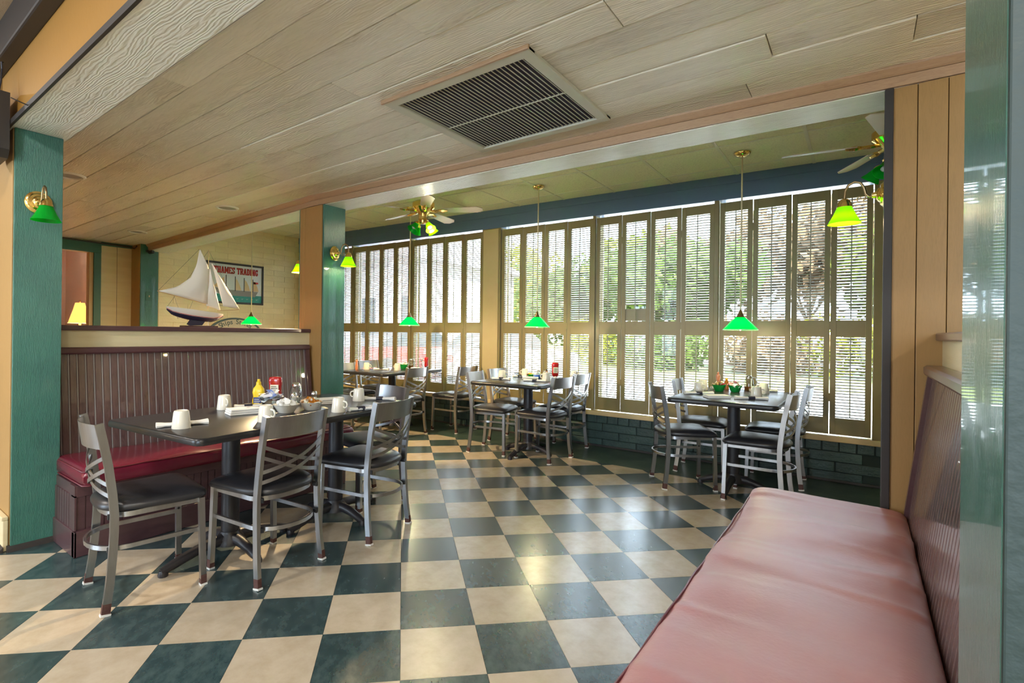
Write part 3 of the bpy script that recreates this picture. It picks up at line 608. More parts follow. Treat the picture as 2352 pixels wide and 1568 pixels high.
# ================================================================== chairs
def chair_proto():
    t = thing('dining_chair', 'x', 'chair', group='steel cross-back chairs with black vinyl seats')
    # seat cushion
    def outline(k, n=40):
        a = 2 * PI * k / n; c, d = math.cos(a), math.sin(a)
        e = .24 if c > 0 else .75
        x = .21 * math.copysign(abs(c) ** e, c); w = .198 + .016 * max(0, x / .2) if x > 0 else .198 - .015 * (-x / .2)
        return x + .0, w * math.copysign(abs(d) ** (.30 if c > 0 else .62), d)
    n = 40; rings = [(.93, .414), (1.0, .422), (1.01, .434), (.985, .446), (.9, .458), (.7, .468), (.4, .473), (.08, .475)]
    vs = [(outline(k)[0] * r, outline(k)[1] * r, z) for r, z in rings for k in range(n)]
    fs = [(i * n + k, i * n + (k + 1) % n, (i + 1) * n + (k + 1) % n, (i + 1) * n + k) for i in range(len(rings) - 1) for k in range(n)]
    fs += [list(range(n))[::-1], list(range((len(rings) - 1) * n, len(rings) * n))]
    MB().add(vs, fs).obj('seat', 'vinylk', t, 60)
    def ushape(z, back, w):
        P = [(.182, -w, z), (0, -w, z), (-.1, -w, z)]
        for k in range(1, 12): a = PI * k / 12; P.append((-.1 - back * math.sin(a), -w * math.cos(a), z))
        return P + [(-.1, w, z), (0, w, z), (.182, w, z)]
    MB().tube(ushape(.402, .085, .17), 0, sq=(.012, .022)).obj('seat_frame', 'steel', t, 40)
    MB().tube(ushape(.262, .135, .168), 0, sq=(.010, .019)).obj('foot_ring', 'steel', t, 40)
    for s in (-1, 1):
        l = MB().tube([(.190, s * .186, .03), (.186, s * .180, .22), (.182, s * .176, .412)], 0, sq=(.025, .025), up=(1, 0, 0)).obj('leg', 'steel', t, 40)
        MB().tube([(.1905, s * .1865, .008), (.190, s * .186, .05)], 0, sq=(.0255, .0255), up=(1, 0, 0)).obj('rusted_end', 'rust', l)
        MB().tube([(.191, s * .187, 0), (.1905, s * .1865, .009)], 0, sq=(.029, .029), up=(1, 0, 0)).obj('foot_cap', 'cap', l)
        path = [(-.190, .192, .03), (-.178, .188, .12), (-.168, .184, .24), (-.163, .182, .34), (-.163, .181, .42), (-.170, .180, .50), (-.185, .179, .62), (-.205, .178, .73), (-.220, .178, .803)]
        l = MB().tube([(x, s * y, z) for x, y, z in path], 0, sq=(.020, .031), up=(1, 0, 0)).obj('leg', 'steel', t, 40)
        MB().tube([(-.1925, s * .1925, .008), (-.188, s * .192, .05)], 0, sq=(.0206, .0316), up=(1, 0, 0)).obj('rusted_end', 'rust', l)
        MB().tube([(-.194, s * .193, 0), (-.1925, s * .1925, .009)], 0, sq=(.026, .038), up=(1, 0, 0)).obj('foot_cap', 'cap', l)
        for zz in (.402, .262): MB().box((-.185, s * .163 - .006, zz - .012), (-.15, s * .163 + .006, zz + .012), bev=.003).obj('bolt', 'blackp', l)
        MB().lathe([(.006, -.004), (.006, .004)], 8, mtx=TR(.183, s * .166, .275) @ Matrix.Rotation(PI / 2, 4, 'X')).obj('bolt', 'blackp', l)
    def bx(z): return -.163 - (z - .42) * .15
    def bow(y, z): return bx(z) - .045 * (1 - (y / .18) ** 2)
    th = .004
    def plate(fn, nu, nv):
        mb = MB()
        A = [[Vector(fn(i / nu, j / nv)) for j in range(nv + 1)] for i in range(nu + 1)]
        v = [p for r in A for p in r] + [p + Vector((-th, 0, 0)) for r in A for p in r]
        m = (nu + 1) * (nv + 1); ix = lambda i, j: i * (nv + 1) + j
        f = []
        for i in range(nu):
            for j in range(nv):
                q = (ix(i, j), ix(i + 1, j), ix(i + 1, j + 1), ix(i, j + 1)); f.append(q); f.append(tuple(m + k for k in q[::-1]))
            f.append((ix(i, 0), m + ix(i, 0), m + ix(i + 1, 0), ix(i + 1, 0))); f.append((ix(i, nv), ix(i + 1, nv), m + ix(i + 1, nv), m + ix(i, nv)))
        return mb.add(v, f)
    plate(lambda u, v: (bow(-.172 + .344 * u, .69 + .1 * v) + .004, -.172 + .344 * u, .692 + .105 * v), 12, 2).obj('back_rail', 'steel', t, 50)
    for s in (-1, 1):
        for z0, z1 in ((.655, .535), (.605, .485)):
            plate(lambda u, v: (bow(-.17 + .34 * u, z0 + (z1 - z0) * u) + (.003 if s > 0 else .010), s * (-.17 + .34 * u), z0 + (z1 - z0) * u + .018 * (v - .5) - .012 * math.sin(PI * u)), 10, 1).obj('back_strap', 'steel', t, 50)
    return t
ch0 = chair_proto(); index_kids()
CH = [  # a, b, facing degrees, label
 (-1.198, -.487, 83, 'nearest steel chair, back to the left post, at the end of the booth table'),
 (-.9535, -.016, 186, 'steel chair in front of the booth table, nearer to the camera'),
 (-.946, .627, 190, 'steel chair in front of the booth table, nearer to the windows'),
 (-1.34, .99, 262, 'steel chair with reddish back rail at the far end of the booth table'),
 (-1.535, 2.855, 12, 'steel chair left of the middle window table, room side'),
 (-.985, 2.917, 176, 'steel chair right of the middle window table, room side'),
 (-1.03, 3.40, 181, 'steel chair right of the middle window table, window side'),
 (-1.66, 3.42, 2, 'steel chair left of the middle window table, window side'),
 (.317, 2.885, 32, 'turned steel chair left of the right window table, room side'),
 (.865, 2.83, 178, 'steel chair right of the right window table, beside the rose bench'),
 (.335, 3.46, 5, 'steel chair left of the right window table, window side'),
 (.90, 3.47, 182, 'steel chair right of the right window table, window side'),
 (-2.83, 2.845, 183, 'steel chair right of the leftmost window table, room side'),
 (-2.565, 3.47, 181, 'steel chair pulled out from the leftmost window table by the pilaster'),
 (-3.92, 3.45, 2, 'steel chair left of the leftmost window table, window side'),
 (-3.66, 2.80, 0, 'steel chair half hidden behind the green post at the leftmost table'),
]
for k, (a, b, f, l) in enumerate(CH):
    if k == 0: ch0.location = (a, b, 0); ch0.rotation_euler = (0, 0, math.radians(f)); ch0['label'] = l
    else: copy_tree(ch0, None, (a, b, 0), math.radians(f), l)
# ================================================================== tables
ZT = .737
def table(label, c, size, rz, bases, arms=(.25, .36)):
    t = thing('dining_table', label, 'table', (*c, 0), rz, group='black laminate pedestal tables')
    x, y = size[0] / 2, size[1] / 2; r = .045
    def rr_(x, y, r): 
        P = []
        for sx, sy, a0 in ((1, 1, 0), (-1, 1, PI / 2), (-1, -1, PI), (1, -1, 1.5 * PI)):
            for k in range(6): a = a0 + PI / 2 * k / 5; P.append((sx * (x - r) + r * math.cos(a), sy * (y - r) + r * math.sin(a)))
        return P
    prof = [(-.012, -.034), (-.003, -.031), (0, -.024), (0, -.012), (-.003, -.004), (-.010, 0)]
    n = 24; vs = []; 
    for d, z in prof: vs += [(px, py, ZT + z) for px, py in rr_(x + d, y + d, r + d)]
    fs = [(i * n + k, i * n + (k + 1) % n, (i + 1) * n + (k + 1) % n, (i + 1) * n + k) for i in range(len(prof) - 1) for k in range(n)]
    fs += [list(range(n))[::-1], list(range(5 * n, 6 * n))]
    mb = MB().add(vs, fs); mb.m[-1] = 1
    mb.obj('tabletop', ('topedge', 'top'), t, 40)
    for bx_, by_ in bases:
        bs_ = MB().lathe([(.075, .05), (.07, .085), (.052, .105), (.05, .12)], 20, mtx=TR(bx_, by_, 0))
        for k in range(4):
            L = arms[k % 2]; d = Vector((math.cos(k * PI / 2), math.sin(k * PI / 2), 0))
            P = [Vector((bx_, by_, 0)) + d * (L * u) + Vector((0, 0, .080 - .010 * u - .047 * max(0, u - .35) ** 1.3 / .57)) for u in (0, .2, .4, .55, .7, .85, 1)]
            bs_.tube(P, [.034, .031, .028, .026, .025, .024, .018], 8)
            bs_.lathe([(.022, 0), (.024, .012), (.018, .03)], 10, mtx=TR(*(Vector((bx_, by_, 0)) + d * (L * .97))))
        bs_.obj('pedestal_foot', 'iron', t, 50)
        MB().lathe([(.046, .10), (.046, ZT - .05)], 24, mtx=TR(bx_, by_, 0)).obj('pedestal_column', 'iron', t, 50)
        MB().box((-.18, -.03, ZT - .055), (.18, .03, ZT - .034), mtx=TR(bx_, by_, 0)).box((-.03, -.2, ZT - .056), (.03, .2, ZT - .034), mtx=TR(bx_, by_, 0)).obj('spider_plate', 'iron', t)
    return t
table('long black booth table with two pedestals beside the maroon bench', (-1.235, .245), (.85, 1.50), math.radians(5), [(-.04, -.30), (.04, .38)])
table('black window table in the middle below the second pendant', (-1.205, 2.99), (.77, 1.0), math.radians(2), [(0, 0)])
table('black window table on the right below the largest pendant', (.665, 3.02), (.73, 1.10), 0, [(0, 0)])
table('black window table on the left beyond the green post', (-3.16, 2.98), (.76, 1.06), math.radians(1), [(0, 0)])
# ================================================================== table ware
Zt = ZT + .0005
def mug_proto():
    t = thing('coffee_mug', 'x', 'mug', group='upside-down white mugs')
    MB().lathe([(.037, .0), (.0405, .0), (.041, .004), (.0335, .074), (.031, .082), (.026, .084), (.0255, .081), (0, .0805)], 24, cap=False).obj('cup', 'ceramic', t, 50)
    MB().tube([(.036, 0, .030), (.050, 0, .026), (.062, 0, .034), (.064, 0, .048), (.056, 0, .060), (.036, 0, .064)], [.005, .0048, .0045, .0045, .0048, .0055], 8, up=(0, 1, 0)).obj('handle', 'ceramic', t, 60)
    return t
mug = mug_proto(); index_kids()
MUGS = [(-1.075, -.39, 130, 'nearest white mug upside down at the left end of the booth table'), (-1.50, .03, -10, 'white mug at the back of the booth table by a tied napkin'), (-.945, -.035, 10, 'white mug upside down behind the chair at the booth table front'), (-.93, .41, 10, 'white mug upside down beside the jelly bowl on the booth table'), (-1.215, .80, 200, 'white mug wrapped by a napkin at the far end of the booth table'),
 (.40, 3.03, -20, 'white mug on the right window table at its left edge'), (.375, 3.27, 190, 'white mug at the back left corner of the right window table'), (.83, 2.95, 20, 'white mug at the front right of the right window table'), (.83, 3.33, 160, 'white mug at the back right of the right window table'),
 (-1.50, 2.95, 40, 'white mug at the left edge of the middle window table'), (-1.46, 3.34, 180, 'white mug at the back left of the middle window table'), (-1.02, 3.02, 180, 'white mug at the front right of the middle window table'), (-.90, 3.40, 0, 'white mug at the back right of the middle window table'),
 (-3.43, 2.80, 20, 'white mug on the leftmost window table near the green post'), (-3.07, 2.98, 180, 'white mug behind the chair back on the leftmost window table')]
for k, (a, b, r, l) in enumerate(MUGS):
    if k == 0: mug.location = (a, b, Zt); mug.rotation_euler = (0, 0, math.radians(r)); mug['label'] = l
    else: copy_tree(mug, None, (a, b, Zt), math.radians(r), l)
def roll(p, q, label, w=.02):
    p = Vector((*p, 0)); q = Vector((*q, 0)); L = (q - p).length; c = (p + q) / 2
    if L > .22: L = .22
    t = thing('napkin_roll', label, 'napkin', (c.x, c.y, Zt), math.atan2(q.y - p.y, q.x - p.x), group='napkin rolled cutlery')
    rd = random.Random(hash(label) % 1000 if False else int(c.x * 1000))
    n = 12; P = []; R = []
    for k in range(n + 1):
        u = -1 + 2 * k / n; P.append((u * L / 2, rd.uniform(-.002, .002), w * .62)); R.append(w * (.62 + .35 * abs(u) ** 2.5) * rd.uniform(.9, 1.1))
    mb = MB().tube(P, R, 10)
    mb.v = [(x, y * 1.25, max(.0005, z * (.8 if z > w * .62 else 1))) for x, y, z in mb.v]
    mb.obj('napkin', 'paper', t, 40)
    mb = MB().tube([(-.022, 0, w * .62), (.022, 0, w * .62)], w * .68, 12); mb.v = [(x, y * 1.25, max(.001, z)) for x, y, z in mb.v]
    mb.obj('paper_band', 'band', t, 40)
    return t
for p, q, l in [((-1.16, -.47), (-1.10, -.25), 'napkin roll beside the nearest mug on the booth table'), ((-1.48, .08), (-1.42, .22), 'small tied napkin roll behind the mug at the booth back'), ((-.90, .46), (-.85, .60), 'napkin roll beside the mug by the jelly bowl'), ((-1.23, .86), (-1.05, .98), 'opened napkin roll at the far end of the booth table'),
 ((.35, 2.80), (.53, 2.93), 'napkin roll at the front left of the right window table'), ((.72, 2.72), (.93, 2.82), 'napkin roll at the front right of the right window table'), ((.42, 3.38), (.52, 3.48), 'pale napkin at the back left of the right window table'), ((.72, 3.40), (.90, 3.50), 'napkin roll at the back right of the right window table'),
 ((-1.50, 2.78), (-1.33, 2.84), 'napkin roll at the left edge of the middle window table'), ((-1.17, 2.84), (-.97, 2.92), 'napkin roll at the front right of the middle window table'), ((-1.50, 3.16), (-1.38, 3.24), 'napkin roll at the back of the middle window table'),
 ((-3.33, 2.84), (-3.14, 2.90), 'napkin roll in the centre of the leftmost window table')]: roll(p, q, l)
def stack(a, b, rz, label, size=(.165, .11), n=3):
    t = thing('napkin_stack', label, 'napkins', (a, b, Zt), rz)
    for k in range(n): MB().box((-size[0] / 2 + k * .002, -size[1] / 2, k * .011), (size[0] / 2 + k * .002, size[1] / 2 - k * .003, k * .011 + .010), bev=.003).obj('folded_napkin', 'paper', t)
    return t
stack(-1.27, .02, math.radians(78), 'stack of folded white napkins at the centre of the booth table')
stack(-1.27, .60, math.radians(70), 'stack of folded white napkins behind the jelly bowl')
stack(.60, 2.72, math.radians(35), 'thin stack of folded napkins on the right window table', n=2)
stack(-1.25, 3.10, math.radians(30), 'thin stack of folded napkins on the middle window table', n=2)
stack(-3.03, 3.30, math.radians(30), 'thin stack of folded napkins on the leftmost window table', n=2)
def squeeze(a, b, label, m, h, rz, inverted=False, lab='label', w=.036, name='condiment_bottle'):
    t = thing(name, label, 'bottle', (a, b, Zt), rz)
    if inverted: prof = [(.55, .018), (.85, .03), (.98, .05), (1.0, .075), (.93, .095), (.93, .115), (1.0, .135), (1.02, .155), (.95, .172), (.8, .178), (0, .18)]
    else: prof = [(.85, 0), (1, .006), (1, .045), (.84, .07), (.98, .10), (.86, .125), (.5, .143), (.45, .15)]
    k = h / prof[-1][1]
    mb = MB(); n = 24; vs = []
    for r, z in prof:
        for q in range(n):
            an = 2 * PI * q / n; c, d = math.cos(an), math.sin(an)
            vs.append((w * 1.2 * r * math.copysign(abs(c) ** .7, c), w * .72 * r * math.copysign(abs(d) ** .7, d), z * k))
    fs = [(i * n + q, i * n + (q + 1) % n, (i + 1) * n + (q + 1) % n, (i + 1) * n + q) for i in range(len(prof) - 1) for q in range(n)] + [list(range(n))[::-1]]
    mb.add(vs, fs).obj('body', m, t, 60)
    if inverted: MB().lathe([(w * .62, 0), (w * .62, .018), (w * .55, .022)], 18).obj('cap', 'white', t, 50)
    else: MB().lathe([(.50 * w, h), (.48 * w, h + .016), (.30 * w, h + .020), (.27 * w, h + .034), (0, h + .035)], 14).obj('nozzle', m, t, 50)
    if lab:
        z0, z1 = (.062 * k, .128 * k) if inverted else (.028 * k, .068 * k)
        for sgn in (-1, 1):
            MB().box((-w * .78, sgn * w * .70 - .003, z0), (w * .78, sgn * w * .70 + .003, z1), bev=.0028).obj('label', lab, t)
            for q in range(4): MB().box((-w * .6, sgn * (w * .70 + .003) - .0004, z1 - .014 - q * .011), (w * (.6 if q % 2 else .4), sgn * (w * .70 + .003) + .0004, z1 - .010 - q * .011)).obj('label_print', 'ink' if lab == 'label' else 'label', t)
    return t
squeeze(-1.44, .21, 'yellow mustard squeeze bottle on the booth table', 'mustard', .135, math.radians(40), lab='blue', w=.030)
squeeze(-1.50, .36, 'red ketchup bottle standing on its cap on the booth table', 'ketchup', .172, math.radians(40), True, w=.034)
squeeze(-1.10, 3.36, 'upside-down red ketchup bottle on the middle window table', 'ketchup', .165, math.radians(40), True, w=.03)
squeeze(-2.99, 3.42, 'slim red ketchup bottle beside the flowers on the leftmost window table', 'ketchup', .15, 0, True, None, .024)
tag(MB().lathe([(.020, 0), (.021, .02), (.013, .03), (.017, .055), (.012, .07), (.019, .10), (.017, .125), (.006, .13), (.010, .14), (.007, .15), (0, .152)], 16).obj('pepper_mill', 'copper', None, 50, (.47, 3.40, Zt)), 'brown wooden pepper mill on the right window table', 'pepper mill')
tag(MB().lathe([(.017, 0), (.018, .05), (.012, .08), (.016, .115), (.008, .125), (0, .126)], 14).obj('pepper_mill', 'copper', None, 50, (-3.50, 2.70, Zt)), 'brown wooden pepper mill on the leftmost window table', 'pepper mill')
def bottle(a, b, label, m, h=.1, r=.02, cap_m='mustard', name='sauce_bottle'):
    t = thing(name, label, 'bottle', (a, b, Zt))
    MB().lathe([(r, 0), (r, h * .6), (r * .5, h * .8), (r * .45, h * .88)], 16).obj('body', m, t, 50)
    MB().lathe([(r * .55, h * .86), (r * .5, h)], 14).obj('cap', cap_m, t, 50)
    return t
bottle(.53, 3.44, 'small amber sauce bottle with yellow cap on the right window table', 'amber')
bottle(-1.225, 3.40, 'small dark sauce bottle on the middle window table', 'amber', .085, .018, 'dark')
def shaker(a, b, label, h=.075):
    t = thing('salt_shaker', label, 'shaker', (a, b, Zt), group='glass shakers')
    MB().lathe([(.018, 0), (.019, h * .2), (.017, h * .72)], 10).obj('jar', 'glass', t, 40)
    MB().lathe([(.0165, .001), (.0165, h * .45)], 10).obj('salt', 'white', t, 40)
    MB().lathe([(.0185, h * .72), (.0185, h * .88), (.012, h)], 14).obj('cap', 'chrome', t, 50)
for a, b, l in [(-1.39, .42, 'glass salt shaker by the syrup jug on the booth table'), (-1.36, .55, 'glass pepper shaker right of the syrup jug on the booth table'), (.50, 3.33, 'glass shaker in front of the pepper mill'), (-1.30, 3.36, 'left glass shaker on the middle window table'), (-1.19, 3.30, 'right glass shaker by the upside-down ketchup'), (-3.30, 3.36, 'glass shaker on the leftmost window table')]: shaker(a, b, l)
def jug(a, b, label, m='amber', h=.13):
    t = thing('syrup_jug', label, 'jug', (a, b, Zt))
    MB().lathe([(.036, 0), (.038, .01), (.037, h * .6), (.026, h * .82)], 20).obj('jar', 'glass', t, 50)
    MB().lathe([(.033, .003), (.034, h * .28)], 18).obj('syrup', m, t, 50)
    MB().lathe([(.028, h * .82), (.028, h * .92), (.016, h)], 18).obj('lid', 'chrome', t, 50)
    MB().tube([(.026, 0, h * .88), (.055, 0, h * .85), (.062, 0, h * .55), (.038, 0, h * .3)], .005, 8, up=(0, 1, 0)).obj('handle', 'chrome', t, 60)
jug(-1.46, .48, 'glass syrup jug with metal lid on the booth table', 'white')
jug(.70, 3.46, 'dark syrup jug at the back of the right window table')
jug(-3.20, 3.36, 'dark syrup jug beside the green basket on the leftmost window table')
def bowl(a, b, label, m, r, h, fill, n, cat='bowl', name='condiment_bowl', group=None, fname='packet'):
    t = thing(name, label, cat, (a, b, Zt), group=group)
    MB().lathe([(r * .55, 0), (r * .6, .003), (r * .92, h * .85), (r, h), (r * 1.03, h + .002), (r * .97, h), (r * .88, h * .85), (r * .55, .006), (0, .006)], 28, cap=False).obj('bowl', m, t, 50)
    rd = random.Random(int(a * 977))
    for k in range(n):
        an = rd.uniform(0, 2 * PI); q = r * .75 * math.sqrt(rd.random()); zz = h * .72 + rd.uniform(.1, 1.0) * h * (1 - (q / r) ** 2) * .9
        f = thing(fname + '_in_bowl', '', '', ) if False else None
        M4 = TR(a + q * math.cos(an), b + q * math.sin(an), Zt + zz) @ Matrix.Rotation(rd.uniform(0, 6), 4, 'Z') @ Matrix.Rotation(rd.uniform(-1, 1), 4, 'X') @ Matrix.Rotation(rd.uniform(-.6, .6), 4, 'Y')
        kind, mm = rd.choice(fill)
        if kind == 'packet': mb = MB().grid(lambda u, v: M4 @ Vector(((u - .5) * .05, (v - .5) * .034, .004 * math.sin(u * 5) * math.sin(v * 3))), 4, 3); nm = 'sweetener_packet'; lb = 'paper sweetener packet heaped in the '
        elif kind == 'cream': mb = MB().lathe([(.010, -.009), (.0155, .008), (.018, .009), (0, .0095)], 12, mtx=M4); nm = 'creamer_cup'; lb = 'white creamer cup heaped in the '
        else: mb = MB().box((-.017, -.012, -.006), (.017, .012, .006), bev=.002, mtx=M4); nm = 'jelly_cup'; lb = 'small jelly cup heaped in the '
        o = mb.obj(nm, mm, None, 40); tag(o, lb + cat_of(label), {'sweetener_packet': 'packet', 'creamer_cup': 'creamer', 'jelly_cup': 'jelly'}[nm], lb + cat_of(label))
def cat_of(l): return ' '.join(l.split()[:9])
bowl(-1.335, .225, 'clear glass sugar bowl behind the creamer bowl', 'glass', .066, .075, [('packet', 'packet')] * 7 + [('packet', 'bluep')], 48)
bowl(-1.13, .20, 'white bowl of creamers on the booth table', 'ceramic', .072, .045, [('cream', 'white')], 26)
bowl(-1.12, .36, 'white bowl of jellies on the booth table', 'ceramic', .066, .045, [('jelly', 'jam'), ('jelly', 'label'), ('jelly', 'amber')], 22)
bowl(.515, 3.22, 'left green basket on the right window table', 'basketg', .055, .055, [('jelly', 'jam'), ('jelly', 'label'), ('jelly', 'ketchup')], 14)
bowl(.63, 3.26, 'right green basket on the right window table', 'basketg', .055, .055, [('packet', 'packet'), ('packet', 'pinkp')], 16)
bowl(-1.335, 3.28, 'low green basket on the middle window table', 'basketg', .055, .035, [('jelly', 'mustard'), ('jelly', 'ketchup'), ('jelly', 'label')], 12)
bowl(-1.215, 3.19, 'low blue basket on the middle window table', 'basketb', .05, .04, [('packet', 'packet'), ('cream', 'white')], 12)
bowl(-3.20, 3.22, 'green basket on the leftmost window table', 'basketg', .058, .055, [('cream', 'white')], 12)
fv = thing('flower_vase', 'small glass vase with pink flowers on the leftmost window table', 'vase', (-2.96, 3.31, Zt))
MB().lathe([(.022, 0), (.024, .03), (.015, .06), (.02, .075)], 16).obj('vase', 'glass', fv, 50)
for k in range(5):
    x, y = .02 * math.cos(k * 1.3), .02 * math.sin(k * 1.3)
    MB().tube([(0, 0, .02), (x, y, .09 + .008 * k)], .0015, 5).obj('stem', 'leaf', fv)
    MB().lathe([(0, -.008), (.014, -.002), (.016, .006), (.006, .011), (0, .006)], 9, mtx=TR(x, y, .098 + .008 * k)).obj('blossom', 'pink' if k % 2 else 'paper', fv, 40)
# ================================================================== lamps
RY = lambda a: Matrix.Rotation(a, 4, 'Y')
def sconce(label, loc, rz, shade, power):
    t = thing('wall_sconce', label, 'wall lamp', loc, rz)
    MB().lathe([(.062, 0), (.062, .008), (.052, .012), (.046, .020), (.034, .022), (.028, .030), (.018, .034), (.012, .05), (0, .052)], 28, mtx=RY(PI / 2)).obj('backplate', 'brass', t, 40)
    arm = [(.04, 0, 0), (.06, 0, -.004), (.072, 0, .01), (.078, 0, .04), (.092, 0, .066), (.115, 0, .074), (.138, 0, .062), (.15, 0, .035), (.152, 0, .0)]
    MB().tube(arm, .0055, 8, up=(0, 1, 0)).obj('arm', 'antique', t, 60)
    MB().tube([(.07, 0, .005), (.082, 0, -.022), (.10, 0, -.024), (.106, 0, -.006), (.096, 0, .003), (.09, 0, -.006)], .003, 6, up=(0, 1, 0)).obj('scroll', 'antique', t, 60)
    MB().lathe([(.007, .0), (.016, -.004), (.026, -.018), (.030, -.034), (.032, -.040), (.028, -.042)], 20, mtx=TR(.152, 0, 0)).obj('socket_cup', 'brass', t, 50)
    MB().lathe([(.027, -.036), (.031, -.045), (.046, -.080), (.064, -.114), (.067, -.118), (.062, -.114), (.043, -.080), (.027, -.044)], 24, mtx=TR(.152, 0, 0), cap=False).obj('shade', shade, t, 50)
    MB().lathe([(0, -.05), (.012, -.055), (.021, -.078), (.02, -.090), (0, -.103)], 14, mtx=TR(.152, 0, 0)).obj('bulb', 'bulb' if power else 'white', t, 60)
    if power:
        p = Matrix.Translation(loc) @ rotz(rz) @ Vector((.152, 0, -.112)); l = lamp('sconce_light', 'POINT', (0, 0, 0), power, (1, .72, .4), .02); l.parent = t; l.location = (.152, 0, -.107)
    return t
sconce('unlit brass sconce with dark green shade on the left post', (-2.15, -.694, 1.893), 0, 'shadeg', 0)
sconce('lit brass sconce with green shade, tinted lime for glow, on the middle post', (-2.15, 1.306, 1.876), math.radians(12), 'shade_lit', .8)
sconce('lit brass sconce with green shade, tinted lime for glow, on the right post', (1.546, 1.52, 1.855), PI, 'shade_lit', .8)
sconce('lit green sconce peeking out behind the tan side of the middle post', (-2.5, 1.30, 1.86), PI, 'shade_lit', 45)
def pendant(label, a, b, zb, top):
    t = thing('pendant_lamp', label, 'pendant lamp', (a, b, 0), group='green glass pendant lamps')
    MB().lathe([(0, top - .035), (.02, top - .034), (.05, top - .022), (.062, top - .006), (.062, top)], 24).obj('canopy', 'brass', t, 40)
    MB().tube([(0, 0, zb + .15), (0, 0, top - .03)], .006, 8).obj('stem', 'cordw', t, 60)
    MB().lathe([(.008, zb + .165), (.012, zb + .15), (.028, zb + .115), (.036, zb + .10)], 18).obj('fitter', 'antique', t, 50)
    MB().lathe([(.030, zb + .108), (.036, zb + .102), (.08, zb + .058), (.126, zb + .006), (.128, zb), (.124, zb + .003), (.078, zb + .055), (.03, zb + .10)], 32, cap=False).obj('shade', 'shadep', t, 50)
    MB().lathe([(.1275, zb - .0005), (.130, zb + .001), (.1265, zb + .006)], 32, cap=False).obj('rim', 'white', t, 50)
    MB().lathe([(0, zb + .09), (.014, zb + .085), (.026, zb + .045), (.024, zb + .02), (0, zb - .004)], 16).obj('bulb', 'bulbw', t, 60)
    l = lamp('pendant_light', 'POINT', (0, 0, 0), 1.8, (1, .78, .48), .03); l.parent = t; l.location = (0, 0, zb - .012)
pendant('largest green glass pendant lamp above the right window table', .685, 3.135, 1.252, zceil(.685))
pendant('green glass pendant lamp above the middle window table', -1.182, 3.11, 1.272, zceil(-1.18))
pendant('green glass pendant lamp hanging below the ceiling fan, over the leftmost table', -2.993, 3.1, 1.29, zceil(-2.99))
pendant('small green glass pendant lamp in front of the brick wall signs', -4.9, 2.10, 1.285, zceil(-4.9))
def fan(label, a, b, ang, lit, drop=.27, lang=None):
    zc = zceil(a); z = zc - drop
    t = thing('ceiling_fan', label, 'ceiling fan', (a, b, 0))
    MB().lathe([(0, zc - .05), (.03, zc - .05), (.06, zc - .02), (.065, zc)], 20).obj('canopy', 'brass', t, 40)
    MB().tube([(0, 0, zc - drop + .11), (0, 0, zc - .03)], .012, 10).obj('down_rod', 'antique', t, 60)
    MB().lathe([(.03, z + .125), (.09, z + .12), (.118, z + .10), (.118, z + .05), (.10, z + .035), (.07, z + .01), (.05, z - .02), (.052, z - .075), (.062, z - .085), (.055, z - .11), (0, z - .12)], 28).obj('motor_housing', 'brass', t, 40)
    for k in range(5):
        an = math.radians(ang + 72 * k); m = rotz(an) @ TR(0, 0, z + .02) @ Matrix.Rotation(math.radians(-12), 4, 'X')
        bl = MB().prism([(.20, -.05), (.57, -.066), (.63, -.03), (.63, .03), (.57, .066), (.20, .05)], 0, .005, mtx=m)
        bl.m[1] = 1
        bl.obj('blade', ('blade', 'bladetop'), t)
        MB().tube([(.06, 0, .0), (.13, .012, -.006), (.17, -.01, -.004), (.21, 0, -.004), (.26, 0, -.004)], [.012, .014, .012, .02, .010], 6, mtx=m).obj('blade_iron', 'brass', t, 40)
    for k in range(4):
        an = math.radians((ang + 20 if lang is None else lang) + 90 * k); m = rotz(an) @ TR(.075, 0, z - .115) @ RY(math.radians(-38))
        MB().tube([(.04 * math.cos(an), .04 * math.sin(an), z - .09), tuple(m @ Vector((0, 0, .0)))], .008, 8).obj('light_arm', 'brass', t, 50)
        MB().lathe([(.012, .01), (.024, -.005), (.028, -.022)], 14, mtx=m).obj('socket_cup', 'brass', t, 50)
        s = MB().lathe([(.024, -.018), (.030, -.035), (.042, -.07), (.058, -.10), (.055, -.10), (.039, -.07), (.024, -.03)], 18, mtx=m, cap=False).obj('shade', 'shade_lit' if k in lit else 'shadeg', t, 50)
        MB().lathe([(0, -.03), (.018, -.05), (.022, -.072), (0, -.09)], 12, mtx=m).obj('bulb', 'bulb' if k in lit else 'white', t, 60)
        if k in lit:
            l = lamp('fan_light', 'POINT', (0, 0, 0), 1.6, (1, .86, .6), .02); l.parent = t; l.location = m @ Vector((0, 0, -.1))
fan('brass ceiling fan with white blades and green shades over the window aisle', -2.22, 2.5, 29, (0, 1), .27, -12)
fan('brass ceiling fan half hidden behind the right post', 1.62, 2.88, 45, (), .205)
for a, b, l in [(-3.31, -.26, 'recessed ceiling light just right of the left post'), (-3.31, .955, 'recessed ceiling light above the booth half wall'), (-5.37, .925, 'recessed ceiling light nearest the doorway')]:
    t = thing('recessed_light', l, 'ceiling light', (a, b, ZP), group='recessed lights in the plank ceiling')
    MB().lathe([(.078, -.001), (.084, -.012), (.098, -.010), (.104, 0)], 28, cap=False).obj('trim_ring', 'white', t, 50)
    MB().lathe([(.086, -.002), (.03, -.0015), (0, -.001)], 28).obj('reflector', 'gray', t, 50)
